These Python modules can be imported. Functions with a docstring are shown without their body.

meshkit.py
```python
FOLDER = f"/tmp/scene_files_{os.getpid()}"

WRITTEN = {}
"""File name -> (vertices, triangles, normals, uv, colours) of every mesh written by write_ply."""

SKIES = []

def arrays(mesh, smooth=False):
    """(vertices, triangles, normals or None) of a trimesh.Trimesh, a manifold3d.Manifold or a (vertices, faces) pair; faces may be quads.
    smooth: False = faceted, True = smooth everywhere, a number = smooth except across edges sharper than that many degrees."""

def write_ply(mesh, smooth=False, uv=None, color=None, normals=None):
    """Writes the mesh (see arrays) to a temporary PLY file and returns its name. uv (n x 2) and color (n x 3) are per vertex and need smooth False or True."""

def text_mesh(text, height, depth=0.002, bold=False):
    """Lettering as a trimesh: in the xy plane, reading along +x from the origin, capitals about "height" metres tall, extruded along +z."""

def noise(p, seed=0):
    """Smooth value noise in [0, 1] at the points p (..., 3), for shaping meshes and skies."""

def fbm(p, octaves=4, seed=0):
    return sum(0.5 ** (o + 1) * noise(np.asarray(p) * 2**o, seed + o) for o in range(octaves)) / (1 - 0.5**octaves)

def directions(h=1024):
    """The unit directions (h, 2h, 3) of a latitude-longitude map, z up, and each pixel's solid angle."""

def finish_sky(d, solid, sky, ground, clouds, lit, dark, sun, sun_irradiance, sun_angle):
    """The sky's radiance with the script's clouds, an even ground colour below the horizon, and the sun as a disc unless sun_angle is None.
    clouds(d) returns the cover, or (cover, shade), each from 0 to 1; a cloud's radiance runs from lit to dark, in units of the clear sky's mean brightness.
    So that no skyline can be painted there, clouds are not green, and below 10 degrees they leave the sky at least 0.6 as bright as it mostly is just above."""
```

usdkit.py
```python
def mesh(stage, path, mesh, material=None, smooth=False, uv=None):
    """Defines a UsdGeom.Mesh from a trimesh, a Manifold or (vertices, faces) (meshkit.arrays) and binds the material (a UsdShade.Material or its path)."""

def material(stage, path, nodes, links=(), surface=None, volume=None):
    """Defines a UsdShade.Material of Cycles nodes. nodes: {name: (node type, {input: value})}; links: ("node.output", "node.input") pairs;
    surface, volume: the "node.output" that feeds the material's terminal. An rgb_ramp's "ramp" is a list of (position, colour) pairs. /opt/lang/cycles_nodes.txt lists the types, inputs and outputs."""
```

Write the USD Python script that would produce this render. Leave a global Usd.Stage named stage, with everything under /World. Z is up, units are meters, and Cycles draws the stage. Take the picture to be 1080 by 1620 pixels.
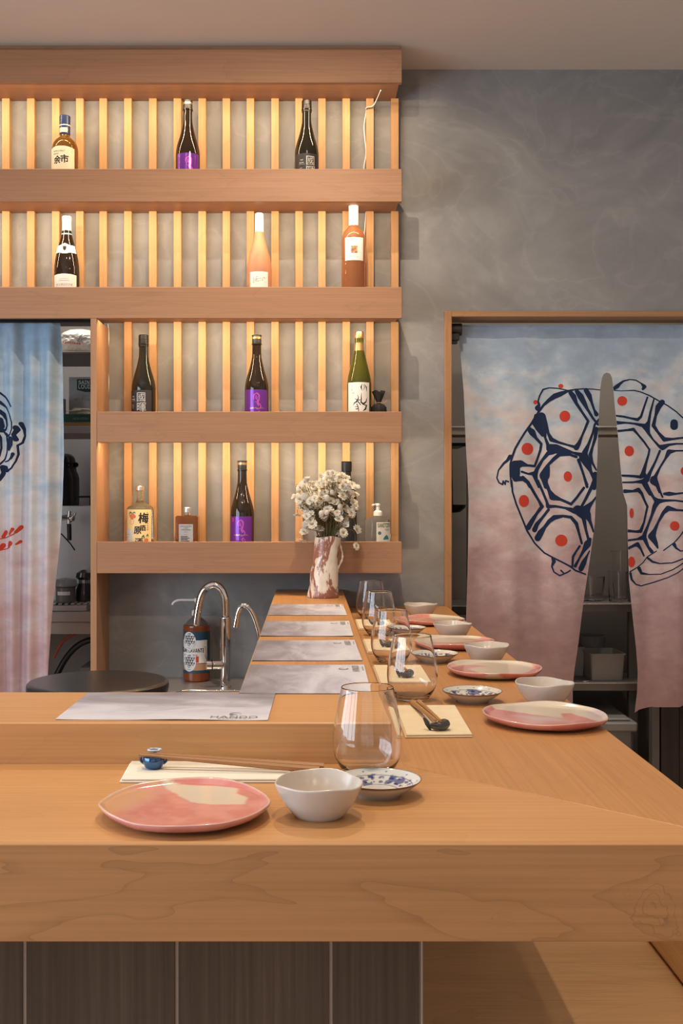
import math, random
import numpy as np, trimesh, usdkit, meshkit
import manifold3d as m3
from pxr import Usd, UsdGeom, UsdLux, UsdShade, Sdf, Gf, Vt
from shapely.geometry import Polygon, MultiPolygon, Point, LineString, box as sbox
from shapely.ops import unary_union
from shapely import affinity

stage = Usd.Stage.CreateInMemory()
UsdGeom.SetStageUpAxis(stage, 'Z'); UsdGeom.SetStageMetersPerUnit(stage, 1.0)
world = UsdGeom.Xform.Define(stage, '/World'); stage.SetDefaultPrim(world.GetPrim())

# ------------------------------------------------------------------ camera, light, exposure
CZ, F, VX, VY = 1.465, 1725.0, 488.0, 790.0          # lens height, focal length in pixels, vanishing point
cam = UsdGeom.Camera.Define(stage, '/World/camera')
cam.AddTranslateOp().Set(Gf.Vec3d(0, 0, CZ)); cam.AddRotateXOp().Set(90.0)
cam.CreateHorizontalApertureAttr(24.0); cam.CreateVerticalApertureAttr(36.0)
cam.CreateFocalLengthAttr(F / 1080 * 24)
cam.CreateHorizontalApertureOffsetAttr((540 - VX) / 1080 * 24)
cam.CreateVerticalApertureOffsetAttr(-(810 - VY) / 1080 * 24)
cam.CreateClippingRangeAttr(Gf.Vec2f(0.05, 100.0))
cam.CreateExposureAttr(-0.36)


def rect_light(name, pos, rot, w, h, color, intensity):
    l = UsdLux.RectLight.Define(stage, '/World/' + name)
    l.AddTranslateOp().Set(Gf.Vec3d(*pos)); l.AddRotateXYZOp().Set(Gf.Vec3f(*rot))
    l.CreateWidthAttr(w); l.CreateHeightAttr(h); l.CreateColorAttr(Gf.Vec3f(*color)); l.CreateIntensityAttr(intensity)


def disk_light(name, pos, rot, r, color, intensity):
    l = UsdLux.DiskLight.Define(stage, '/World/' + name)
    l.AddTranslateOp().Set(Gf.Vec3d(*pos)); l.AddRotateXYZOp().Set(Gf.Vec3f(*rot))
    l.CreateRadiusAttr(r); l.CreateColorAttr(Gf.Vec3f(*color)); l.CreateIntensityAttr(intensity)


# daylight: the shop window in the left wall, and the glazed front behind the camera
rect_light('daylight_side', (-2.62, 0.55, 1.65), (0, -90, 0), 1.5, 3.4, (0.74, 0.87, 1.0), 9.5)
rect_light('daylight_front', (-0.3, -2.95, 1.55), (90, 0, 0), 3.4, 2.0, (0.80, 0.90, 1.0), 1.0)
# recessed downlights in the ceiling, warm
for i, (x, y, k) in enumerate([(0.02, 2.72, 3.0), (0.12, 1.20, 1.9), (-0.62, 1.22, 1.1), (0.95, 1.5, 0.22), (-0.6, 2.45, 0.5), (0.35, -0.5, 0.9), (-1.0, -0.5, 0.8), (1.3, -0.4, 0.35)]):
    r = 0.009 if i == 0 else 0.02
    disk_light('downlight_%03d' % i, (x, y, 2.93), (0, 0, 0), r, (1.0, 0.80, 0.57), 1500.0 * k * (0.022 / r) ** 2)
# warm strips behind the fascia of each shelf
DS, DW = 3.511, 3.73
SS, SW, SB = DS / F, DW / F, 3.64 / F
FASCIA = [(78, 130.5, -1.75), (267, 319, -1.75), (454, 503.5, -1.75), (651, 700, -0.702), (857, 907, -0.702)]
for i, (yt, yb, xl) in enumerate(FASCIA[:4]):
    x0, x1 = (max(xl, -1.6) + 0.03 if i < 2 else -0.66), 0.262
    rect_light('shelf_strip_%03d' % i, ((x0 + x1) / 2, DS + 0.034, CZ + (VY - yb) * SS + 0.0145), (30, 0, 0), x1 - x0, 0.010, (1.0, 0.73, 0.43), 215.0)
# kitchen lamp behind the openings
rect_light('kitchen_lamp', (-0.9, 4.25, 2.55), (0, 0, 0), 0.9, 0.3, (1.0, 0.93, 0.88), 15.0)
rect_light('kitchen_lamp_b', (1.05, 4.0, 2.55), (0, 0, 0), 0.8, 0.2, (1.0, 0.88, 0.74), 30.0)


# ------------------------------------------------------------------ naming helpers
_names = {}


def numbered(parent, name):
    k = _names.get((parent, name), 0); _names[(parent, name)] = k + 1
    return name if k == 0 else '%s_%03d' % (name, k)


def data(prim, **kw):
    for k, v in kw.items():
        if v: prim.SetCustomDataByKey(k, v)


def thing(name, label, cat, loc=(0, 0, 0), group=None, rotz=0.0):
    path = '/World/' + numbered('/World', name)
    x = UsdGeom.Xform.Define(stage, path)
    x.AddTranslateOp().Set(Gf.Vec3d(*map(float, loc)))
    if rotz: x.AddRotateZOp().Set(float(rotz))
    data(x.GetPrim(), label=label, category=cat, group=group)
    return path


def put(parent, name, mesh, mat, smooth=30, **kw):
    """One Mesh prim under parent (a path)."""
    path = parent + '/' + numbered(parent, name)
    if isinstance(mesh, trimesh.Trimesh): mesh = mesh.copy(); mesh.remove_unreferenced_vertices()
    m = usdkit.mesh(stage, path, mesh, mat, smooth=smooth)
    data(m.GetPrim(), **kw)
    return path


def single(name, mesh, mat, label, cat, group=None, smooth=30, **kw):
    return put('/World', name, mesh, mat, smooth, label=label, category=cat, group=group, **kw)


def struct(name, mesh, mat, smooth=False, label=None, parent='/World'):
    return put(parent, name, mesh, mat, smooth, **({'kind': 'structure', 'label': label} if parent == '/World' else {}))


# ------------------------------------------------------------------ geometry helpers
def X(px, D): return (px - VX) * D / F
def Z(py, D): return CZ + (VY - py) * D / F
cat = trimesh.util.concatenate


def hullpts(p): return trimesh.Trimesh(np.asarray(p, float)).convex_hull if False else trimesh.convex.convex_hull(np.asarray(p, float))


def rbox(x0, x1, y0, y1, z0, z1, b=0.0015):
    b = min(b, (x1 - x0) * .45, (y1 - y0) * .45, (z1 - z0) * .45)
    P = []
    for sx in (0, 1):
        for sy in (0, 1):
            for sz in (0, 1):
                c = [x1 if sx else x0, y1 if sy else y0, z1 if sz else z0]
                d = [(-b if sx else b), (-b if sy else b), (-b if sz else b)]
                for k in range(3):
                    q = [c[j] + (0 if j == k else d[j]) for j in range(3)]
                    P.append(q)
    return hullpts(P)


def prism(poly, z0, z1, b=0.0015):
    p = Polygon(poly); q = p.buffer(-b, join_style=2)
    P = [(x, y, z) for x, y in list(p.exterior.coords)[:-1] for z in (z0 + b, z1 - b)] + [(x, y, z) for x, y in list(q.exterior.coords)[:-1] for z in (z0, z1)]
    return hullpts(P)


def extr(poly, h, z=0.0):
    ms = []
    for g in getattr(poly, 'geoms', [poly]):
        if g.area > 1e-12:
            ms.append(trimesh.creation.extrude_polygon(g, h, engine='earcut'))
    m = cat(ms); m.apply_translation([0, 0, z]); return m


def upright(m):
    """x,y of a flat drawing becomes x,z of the world; its height becomes -y (towards the camera)."""
    m = m.copy(); v = m.vertices.copy(); m.vertices = np.stack([v[:, 0], -v[:, 2], v[:, 1]], 1); return m


def lathe(prof, n=48, wob=None):
    prof = np.asarray(prof, float); a = np.arange(n) * 2 * np.pi / n
    V, Fc = [], []
    for r, z in prof:
        rr = r * (wob(a, z) if wob else np.ones(n))
        V.append(np.stack([rr * np.sin(a), -rr * np.cos(a), np.full(n, z)], 1))
    V = np.vstack(V); k = len(prof)
    for i in range(k - 1):
        for j in range(n):
            a0, a1, b0, b1 = i * n + j, i * n + (j + 1) % n, (i + 1) * n + j, (i + 1) * n + (j + 1) % n
            Fc += [[a0, a1, b1], [a0, b1, b0]]
    V = list(V)
    for i, flip in ((0, True), (k - 1, False)):
        if prof[i][0] > 1e-6:
            V.append([np.mean([V[i * n + j][0] for j in range(n)]), np.mean([V[i * n + j][1] for j in range(n)]), prof[i][1]]); c = len(V) - 1
            for j in range(n):
                t = [c, i * n + j, i * n + (j + 1) % n]
                Fc.append(t[::-1] if flip else t)
    m = trimesh.Trimesh(np.array(V), np.array(Fc), process=False)
    m.merge_vertices(); m.update_faces(m.nondegenerate_faces()); return m


def spl(pts, n=6):
    """Catmull-Rom through points (any dimension)."""
    p = np.asarray(pts, float); q = np.vstack([2 * p[0] - p[1], p, 2 * p[-1] - p[-2]]); out = []
    for i in range(1, len(q) - 2):
        for t in np.arange(n) / n:
            out.append(.5 * ((2 * q[i]) + (-q[i - 1] + q[i + 1]) * t + (2 * q[i - 1] - 5 * q[i] + 4 * q[i + 1] - q[i + 2]) * t * t + (-q[i - 1] + 3 * q[i] - 3 * q[i + 1] + q[i + 2]) * t ** 3))
    out.append(p[-1]); return np.array(out)


def tube(path, r, n=10, cap=True):
    p = np.asarray(path, float); k = len(p); r = np.broadcast_to(np.asarray(r, float), (k,))
    t = np.gradient(p, axis=0); t /= np.maximum(np.linalg.norm(t, axis=1, keepdims=True), 1e-9)
    u = np.cross(t[0], [0, 0, 1.0]);
    if np.linalg.norm(u) < 1e-3: u = np.cross(t[0], [1.0, 0, 0])
    u /= np.linalg.norm(u); V, Fc = [], []
    a = np.arange(n) * 2 * np.pi / n
    for i in range(k):
        u = u - t[i] * np.dot(u, t[i]); u /= np.linalg.norm(u); w = np.cross(t[i], u)
        V.append(p[i] + r[i] * (np.cos(a)[:, None] * u + np.sin(a)[:, None] * w))
        if i:
            for j in range(n):
                a0, a1, b0, b1 = (i - 1) * n + j, (i - 1) * n + (j + 1) % n, i * n + j, i * n + (j + 1) % n
                Fc += [[a0, a1, b1], [a0, b1, b0]]
    V = list(np.vstack(V))
    if cap:
        for i in (0, k - 1):
            V.append(p[i]); c = len(V) - 1
            for j in range(n):
                f = [c, i * n + j, i * n + (j + 1) % n]; Fc.append(f[::-1] if i == 0 else f)
    return trimesh.Trimesh(np.array(V), np.array(Fc), process=False)


def ball(c, r, sub=2, sc=(1, 1, 1)):
    m = trimesh.creation.icosphere(sub, r); m.vertices = m.vertices * np.array(sc) + np.array(c); return m


def move(m, d): m = m.copy(); m.apply_translation(d); return m
def rotz(m, deg): m = m.copy(); m.apply_transform(trimesh.transformations.rotation_matrix(math.radians(deg), [0, 0, 1])); return m


def tri2(poly, sx=None, sy=None):
    """Flat triangulation, cut into strips so that it can follow a curved surface: (v2, faces)."""
    parts = []
    for g in getattr(poly, 'geoms', [poly]):
        if g.is_empty or g.area < 1e-14: continue
        x0, y0, x1, y1 = g.bounds
        xs = np.arange(math.floor(x0 / sx), math.ceil(x1 / sx)) * sx if sx else [x0]
        for xa in xs:
            gs = g.intersection(sbox(xa, y0 - 1, xa + sx, y1 + 1)) if sx else g
            ys = np.arange(math.floor(y0 / sy), math.ceil(y1 / sy)) * sy if sy else [y0]
            for ya in ys:
                gg = gs.intersection(sbox(x0 - 1, ya, x1 + 1, ya + sy)) if sy else gs
                for q in getattr(gg, 'geoms', [gg]):
                    if isinstance(q, Polygon) and q.area > 1e-13: parts.append(q)
    V, Fc, n = [], [], 0
    for q in parts:
        v, f = trimesh.creation.triangulate_polygon(q, engine='earcut')
        V.append(v); Fc.append(f + n); n += len(v)
    return np.vstack(V), np.vstack(Fc)


def wrap(poly, R, dz=0.0, th0=0.0, sx=0.004):
    """A flat print (x along the arc, y up) laid round a bottle of radius R, facing -y."""
    v, f = tri2(poly, sx)
    th = v[:, 0] / R + th0
    return trimesh.Trimesh(np.stack([R * np.sin(th), -R * np.cos(th), v[:, 1] + dz], 1), f, process=False)


def wrapm(m, R, th0=0.0):
    v = m.vertices; th = v[:, 0] / R + th0
    return trimesh.Trimesh(np.stack([(R + v[:, 2]) * np.sin(th), -(R + v[:, 2]) * np.cos(th), v[:, 1]], 1), m.faces, process=False)


def words(text, w, x=0.0, y=0.0, bold=False, depth=0.0002, h=None):
    """Latin lettering as a flat mesh: width w centred on x, baseline y."""
    m = meshkit.text_mesh(text, 0.01, depth, bold)
    b = m.bounds; k = w / (b[1][0] - b[0][0]); kh = k if h is None else h / 0.01
    m.vertices = (m.vertices - [(b[0][0] + b[1][0]) / 2, 0, 0]) * [k, kh, 1] + [x, y, 0]
    return m


GLYPHS = {'余': '0 60,1 63,15 70,31 81,49 99,52 99,58 95,59 90,72 78,81 73,100 64,100 61,94 53,88 55,80 59,78 59,77 55,57 54,57 48,93 47,93 36,73 34,93 15,95 10,87 4,85 4,63 27,63 30,66 32,68 35,57 35,56 5,49 1,33 0,32 1,28 11,30 12,44 13,44 34,31 35,31 33,37 31,35 25,22 11,13 4,10 4,3 10,3 13,11 19,26 34,8 36,7 46,8 47,43 48,44 54,23 55,21 59,10 53,6 53/35 68,35 67,66 67,50 82',
 '市': '0 73,0 82,2 84,41 84,41 86,37 92,37 97,47 100,49 99,57 84,95 84,97 82,96 71,54 70,55 63,87 62,87 19,86 15,77 12,60 13,58 24,75 25,75 49,55 50,54 1,42 0,41 49,24 50,23 13,19 11,11 12,10 62,41 63,42 71,2 71',
 '國': '0 100,94 100,94 0,86 0,85 6,9 6,8 4,8 0,0 0/8 92,8 13,86 13,86 92|66 91,77 84,74 78,80 77,80 71,57 71,59 52,61 46,66 55,69 65,75 64,71 48,63 36,66 30,71 25,73 26,74 28,75 37,81 34,81 28,78 21,75 18,67 19,58 28,46 18,42 17,39 21,39 23,43 25,47 29,46 30,14 25,13 31,47 37,48 29,55 37,49 70,14 71,14 77,48 77,48 90,55 90,56 77,72 77,69 82,62 86,62 88|18 63,43 63,43 42,18 42/25 48,36 47,37 57,25 57',
 '暉': '31 16,31 24,61 24,61 31,39 31,39 67,61 67,61 74,37 75,37 81,61 81,61 91,70 90,70 81,95 81,95 75,70 74,70 67,93 67,93 31,70 31,70 24,100 24,100 16,70 16,69 0,61 0,61 16/70 39,85 38,86 45,84 46,70 46/70 53,85 52,86 60,70 60/46 39,61 38,61 46,47 46/46 53,61 52,61 60,47 60|34 100,97 100,97 84,90 84,89 93,43 93,42 85,34 85|0 97,29 97,29 25,8 24,8 16,0 16/8 33,22 33,21 57,8 57/8 66,22 66,21 90,8 89',
 '梅': '0 27,0 30,7 43,13 64,12 66,2 67,2 76,3 78,13 78,14 99,25 99,26 78,35 78,36 75,39 77,43 86,47 98,49 100,58 97,57 88,96 88,97 86,97 78,96 76,52 76,50 73,51 72,91 72,93 69,92 50,99 48,99 38,92 37,92 27,97 25,98 16,97 14,90 14,87 6,83 2,66 1,63 8,65 14,38 14,37 21,40 37,33 38,29 37,27 39,26 3,24 0,16 0,14 2,13 27,11 26,8 19,5 19/72 58,78 53,78 49,80 49,80 60,72 60/70 36,76 31,76 27,79 26,79 37,70 37/69 13,76 12,77 14,69 14/55 57,54 49,64 50/52 37,51 26,63 27,54 34,54 37/27 66,35 50,41 49,42 61,39 61,32 66',
 '酒': '2 8,19 44,22 45,29 39,31 39,31 73,49 74,48 85,28 85,24 79,20 80,4 90,4 94,10 100,26 90,28 96,100 96,100 85,78 85,76 83,77 74,96 73,96 1,86 1,85 5,43 5,40 0,31 1,30 38,28 36,25 28,12 2,10 2/42 17,85 16,86 24,43 25/45 37,45 35,85 35,86 40,84 42,68 43,66 47,66 63,60 63,57 48,49 39/75 53,86 52,86 63,76 63/60 75,66 74,65 85,60 85/42 49,43 48,47 52,50 59,50 63,42 63|0 62,4 69,7 71,24 62,25 61,25 58,19 51',
 '原': '0 8,6 23,10 42,11 97,100 96,99 84,67 84,64 80,65 78,90 78,92 77,92 37,90 35,80 34,99 13,100 10,97 7,93 4,89 4,87 6,70 27,70 30,74 32,75 34,74 35,66 34,66 10,65 5,60 1,42 0,38 7,39 12,53 13,52 35,44 34,45 32,48 31,48 28,28 4,25 4,17 11,10 2,7 3/40 47,77 46,79 47,79 51,41 51/40 63,78 63,79 65,77 67,41 67/17 14,18 13,28 24,36 34,29 35,27 37,27 77,29 78,48 78,50 81,50 84,24 84,23 43,20 25'}

def glyph(ch, size, x, y, slant=0.0):
    """A kanji as a polygon: lower left corner of its box at x, y."""
    ps = []
    for g in GLYPHS[ch].split('|'):
        rings = [[tuple(map(float, q.split())) for q in r.split(',')] for r in g.split('/')]
        ps.append(Polygon(rings[0], rings[1:]).buffer(0))
    g = unary_union(ps)
    return affinity.affine_transform(g, [size / 100, slant * size / 100, 0, size / 100, x, y])


def brush(pts, k=1.0, ox=0.0, oy=0.0, flip=1):
    """A brush stroke of changing width: pts are (x, y, width)."""
    c = [(ox + x * k, oy + flip * y * k, max(w * k / 2, 1e-6)) for x, y, w in pts]
    out = []
    for a, b in zip(c[:-1], c[1:]):
        out.append(unary_union([Point(a[0], a[1]).buffer(a[2], 4), Point(b[0], b[1]).buffer(b[2], 4)]).convex_hull)
    return unary_union(out) if out else Point(c[0][0], c[0][1]).buffer(c[0][2])


# ------------------------------------------------------------------ materials
def M(name, nodes, links=(), surface='p.BSDF'):
    return usdkit.material(stage, '/World/Looks/' + name, nodes, links, surface=surface)


UsdGeom.Scope.Define(stage, '/World/Looks')


def pbr(name, color, rough=0.5, **kw):
    return M(name, {'p': ('principled_bsdf', {'base_color': color, 'roughness': rough, **kw})})


def wood(name, axis, light, dark, rough=0.42, lines=0.35, ls=3.2, bands=7.0, fib=1.0, al=0.28, fibre=190.0, deep=0.80, knots=()):
    """Wood with grain along one axis: cloudy tone, fine fibre and contour lines of the annual rings."""
    def sc(al, cr): return tuple(al if a == axis else cr for a in 'xyz')
    mid = tuple((a + b) / 2 for a, b in zip(light, dark))
    kn, kl, out = ({'nk': ('noise_texture', {'scale': 22.0, 'detail': 3.0, 'roughness': .6})} if knots else {}), ([('g.position', 'nk.vector')] if knots else []), 'x2.color'
    for q, (kx, ky, kz, kr) in enumerate(knots):
        kn.update({'ka%d' % q: ('vector_math', {'math_type': 'multiply_add', 'vector2': (.075, 0, .075)}), 'kd%d' % q: ('vector_math', {'math_type': 'distance', 'vector2': (kx + .0375, ky, kz + .0375)}),
                   'km%d' % q: ('math', {'math_type': 'multiply', 'value2': 1 / kr}), 'kf%d' % q: ('math', {'math_type': 'multiply', 'value2': 3.2}), 'kg%d' % q: ('math', {'math_type': 'fraction'}),
                   'ko%d' % q: ('rgb_ramp', {'ramp': [(0, (.8, .8, .8)), (.14, (.1, .1, .1)), (.3, (0, 0, 0)), (1, (0, 0, 0))]}), 'ki%d' % q: ('rgb_ramp', {'ramp': [(0, (.7, .7, .7)), (.8, (.55, .55, .55)), (1, (0, 0, 0))]}),
                   'kx%d' % q: ('mix', {'mix_type': 'multiply', 'fac': 1.0}), 'kb%d' % q: ('rgb_to_bw', {}), 'kz%d' % q: ('mix', {'mix_type': 'mix', 'color2': tuple(.45 * c for c in dark)})})
        kl += [('nk.color', 'ka%d.vector1' % q), ('g.position', 'ka%d.vector3' % q), ('ka%d.vector' % q, 'kd%d.vector1' % q), ('kd%d.value' % q, 'km%d.value1' % q), ('km%d.value' % q, 'kf%d.value1' % q), ('kf%d.value' % q, 'kg%d.value1' % q), ('kg%d.value' % q, 'ko%d.fac' % q),
               ('km%d.value' % q, 'ki%d.fac' % q), ('ko%d.color' % q, 'kx%d.color1' % q), ('ki%d.color' % q, 'kx%d.color2' % q), ('kx%d.color' % q, 'kb%d.color' % q), ('kb%d.val' % q, 'kz%d.fac' % q), (out, 'kz%d.color1' % q)]
        out = 'kz%d.color' % q
    return M(name, {**kn,
        'g': ('geometry', {}),
        'm1': ('mapping', {'scale': sc(0.9, 7.0)}), 'n1': ('noise_texture', {'scale': 1.0, 'detail': 3.0, 'roughness': 0.55}),
        'm2': ('mapping', {'scale': sc(3.0, fibre)}), 'n2': ('noise_texture', {'scale': 1.0, 'detail': 2.0}),
        'm3': ('mapping', {'scale': sc(al * ls, ls), 'location': (3.1, 1.7, 5.3)}), 'n3': ('noise_texture', {'scale': 1.0, 'detail': 3.0, 'roughness': 0.42, 'distortion': 0.5}),
        'mu': ('math', {'math_type': 'multiply', 'value2': bands}), 'fr': ('math', {'math_type': 'fraction'}),
        'r1': ('rgb_ramp', {'ramp': [(0.25, dark), (0.5, mid), (0.75, light)]}),
        'r2': ('rgb_ramp', {'ramp': [(0.25, (deep, deep * .975, deep * .94)), (0.75, (1.06, 1.06, 1.06))]}),
        'r3': ('rgb_ramp', {'ramp': [(0.0, (1, 1, 1)), (0.03, (.55, .55, .55)), (0.16, (.08, .08, .08)), (0.4, (0, 0, 0)), (1.0, (0, 0, 0))]}),
        'x1': ('mix', {'mix_type': 'multiply', 'fac': 0.75 * fib}), 'x2': ('mix', {'mix_type': 'mix', 'color2': tuple(0.50 * c for c in dark)}),
        'bw': ('rgb_to_bw', {}), 'k': ('math', {'math_type': 'multiply', 'value2': lines}),
        'b': ('bump', {'strength': 0.12, 'distance': 0.0006}),
        'p': ('principled_bsdf', {'roughness': rough, 'specular_ior_level': 0.45})},
        [('g.position', 'm1.vector'), ('m1.vector', 'n1.vector'), ('g.position', 'm2.vector'), ('m2.vector', 'n2.vector'), ('g.position', 'm3.vector'), ('m3.vector', 'n3.vector'),
         ('n3.fac', 'mu.value1'), ('mu.value', 'fr.value1'), ('fr.value', 'r3.fac'), ('n1.fac', 'r1.fac'), ('n2.fac', 'r2.fac'),
         ('r1.color', 'x1.color1'), ('r2.color', 'x1.color2'), ('x1.color', 'x2.color1'), ('r3.color', 'bw.color'), ('bw.val', 'k.value1'), ('k.value', 'x2.fac'),
         (out, 'p.base_color'), ('n2.fac', 'b.height'), ('b.normal', 'p.normal')] + kl)


def cloudy(name, ramp, scale, rough=0.8, bump=0.0, aniso=(1, 1, 1), detail=5.0, dist=0.0, spec=0.3, obj=False, off=(0, 0, 0), bscale=60.0, bd=0.002):
    """A mottled colour from noise."""
    src = ('texture_coordinate', {}) if obj else ('geometry', {})
    o = 't.object' if obj else 't.position'
    nodes = {'t': src, 'm': ('mapping', {'scale': aniso, 'location': off}), 'n': ('noise_texture', {'scale': scale, 'detail': detail, 'distortion': dist, 'roughness': 0.6}),
             'r': ('rgb_ramp', {'ramp': ramp}), 'p': ('principled_bsdf', {'roughness': rough, 'specular_ior_level': spec})}
    links = [(o, 'm.vector'), ('m.vector', 'n.vector'), ('n.fac', 'r.fac'), ('r.color', 'p.base_color')]
    if bump:
        nodes['nb'] = ('noise_texture', {'scale': bscale, 'detail': 4.0}); nodes['b'] = ('bump', {'strength': bump, 'distance': bd})
        links += [(o, 'nb.vector'), ('nb.fac', 'b.height'), ('b.normal', 'p.normal')]
    return M(name, nodes, links)


def vcol(name, rough=0.3, coat=0.0, grain=0.0):
    """Reads the mesh's own colours (glaze, print)."""
    return M(name, {'a': ('attribute', {'attribute': 'glaze'}), 'p': ('principled_bsdf', {'roughness': rough, 'coat_weight': coat, 'coat_roughness': 0.08})}, [('a.color', 'p.base_color')])


def color_mesh(path, col):
    m = UsdGeom.Mesh(stage.GetPrimAtPath(path))
    UsdGeom.PrimvarsAPI(m).CreatePrimvar('glaze', Sdf.ValueTypeNames.Color3fArray, 'vertex').Set(Vt.Vec3fArray.FromNumpy(np.asarray(col, np.float32)))


OAK_L, OAK_D = (0.60, 0.37, 0.205), (0.47, 0.27, 0.135)
W_X = wood('maple_along_x', 'x', (0.61, 0.32, 0.130), (0.54, 0.272, 0.103), rough=0.40, lines=.12, ls=9.0, bands=5.0, al=.3)
W_Y = wood('maple_along_y', 'y', (0.56, 0.28, 0.108), (0.49, 0.238, 0.088), rough=0.40, lines=.12, ls=9.0, bands=5.0, al=.3)
W_FRONT = wood('maple_front_edge', 'x', (0.50, 0.25, 0.105), (0.43, 0.21, 0.085), rough=0.45, lines=0.42, ls=15.0, bands=5.0, al=.20, knots=((.366, 1.16, 1.030, .042), (.208, 1.16, 1.0225, .010)))
W_FASC = wood('maple_fascia', 'x', (0.42, 0.222, 0.122), (0.36, 0.183, 0.096), rough=0.5, lines=0.22, ls=15.0, bands=4.0, al=.2)
W_SLAT = wood('oak_slat', 'z', (0.60, 0.345, 0.165), (0.47, 0.25, 0.105), rough=0.5, lines=0.2, ls=9.0)
W_FRAME = wood('oak_door_frame', 'z', (0.44, 0.235, 0.115), (0.34, 0.175, 0.08), rough=0.5, lines=0.3, ls=10.0)
W_FRAMEX = wood('oak_door_head', 'x', (0.40, 0.22, 0.11), (0.31, 0.165, 0.08), rough=0.5, lines=0.3, ls=10.0)
W_FLOOR = wood('oak_floor', 'x', (0.78, 0.48, 0.25), (0.66, 0.385, 0.185), rough=0.5, lines=0.25, ls=4.0)
TILE = wood('dark_wood_tile', 'z', (0.115, 0.085, 0.066), (0.075, 0.055, 0.043), rough=0.5, lines=0.25, ls=9.0, fibre=150.0, deep=0.42)
DARKBOARD = wood('dark_board', 'z', (0.060, 0.050, 0.045), (0.035, 0.029, 0.026), rough=0.6, lines=0.2, ls=7.0)
GROUT = pbr('grout', (0.36, 0.30, 0.26), 0.9)
PLASTER = M('grey_plaster', {
    'g': ('geometry', {}), 'm': ('mapping', {'rotation': (0, .5, 0), 'scale': (1.0, 1.0, 1.25)}), 'n': ('noise_texture', {'scale': 2.2, 'detail': 8.0, 'distortion': 1.5, 'roughness': .62}),
    'n2': ('noise_texture', {'scale': 2.6, 'detail': 5.0, 'distortion': 1.6, 'roughness': .5}), 'r': ('rgb_ramp', {'ramp': [(0.28, (0.195, 0.193, 0.197)), (0.5, (0.240, 0.238, 0.240)), (0.72, (0.305, 0.300, 0.297))]}),
    'r2': ('rgb_ramp', {'ramp': [(.0, (.93, .93, .93)), (.47, (.98, .98, .98)), (.50, (1.20, 1.20, 1.20)), (.53, (1.0, 1.0, 1.0)), (.62, (.97, .965, .96)), (.66, (1.14, 1.135, 1.13)), (1, (1.1, 1.1, 1.1))]}), 'x': ('mix', {'mix_type': 'multiply', 'fac': .5}),
    'b': ('bump', {'strength': .12, 'distance': .006}), 'p': ('principled_bsdf', {'roughness': .62, 'specular_ior_level': .35})},
    [('g.position', 'm.vector'), ('m.vector', 'n.vector'), ('m.vector', 'n2.vector'), ('n.fac', 'r.fac'), ('n2.fac', 'r2.fac'), ('r.color', 'x.color1'), ('r2.color', 'x.color2'), ('x.color', 'p.base_color'), ('n2.fac', 'b.height'), ('b.normal', 'p.normal')])
ROOMWALL = pbr('pale_wall', (0.56, 0.53, 0.50), 0.9)
CEIL = cloudy('ceiling_paint', [(0.3, (0.60, 0.555, 0.51)), (0.7, (0.66, 0.61, 0.56))], 0.8, 0.9)
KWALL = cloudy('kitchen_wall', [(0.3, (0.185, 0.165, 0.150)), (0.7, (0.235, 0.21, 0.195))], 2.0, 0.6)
BLACK = pbr('black_plastic', (0.012, 0.012, 0.013), 0.4)
BLACKM = pbr('black_metal', (0.02, 0.02, 0.022), 0.35, metallic=0.6)
CHROME = pbr('chrome', (0.80, 0.80, 0.82), 0.06, metallic=1.0)
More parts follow.
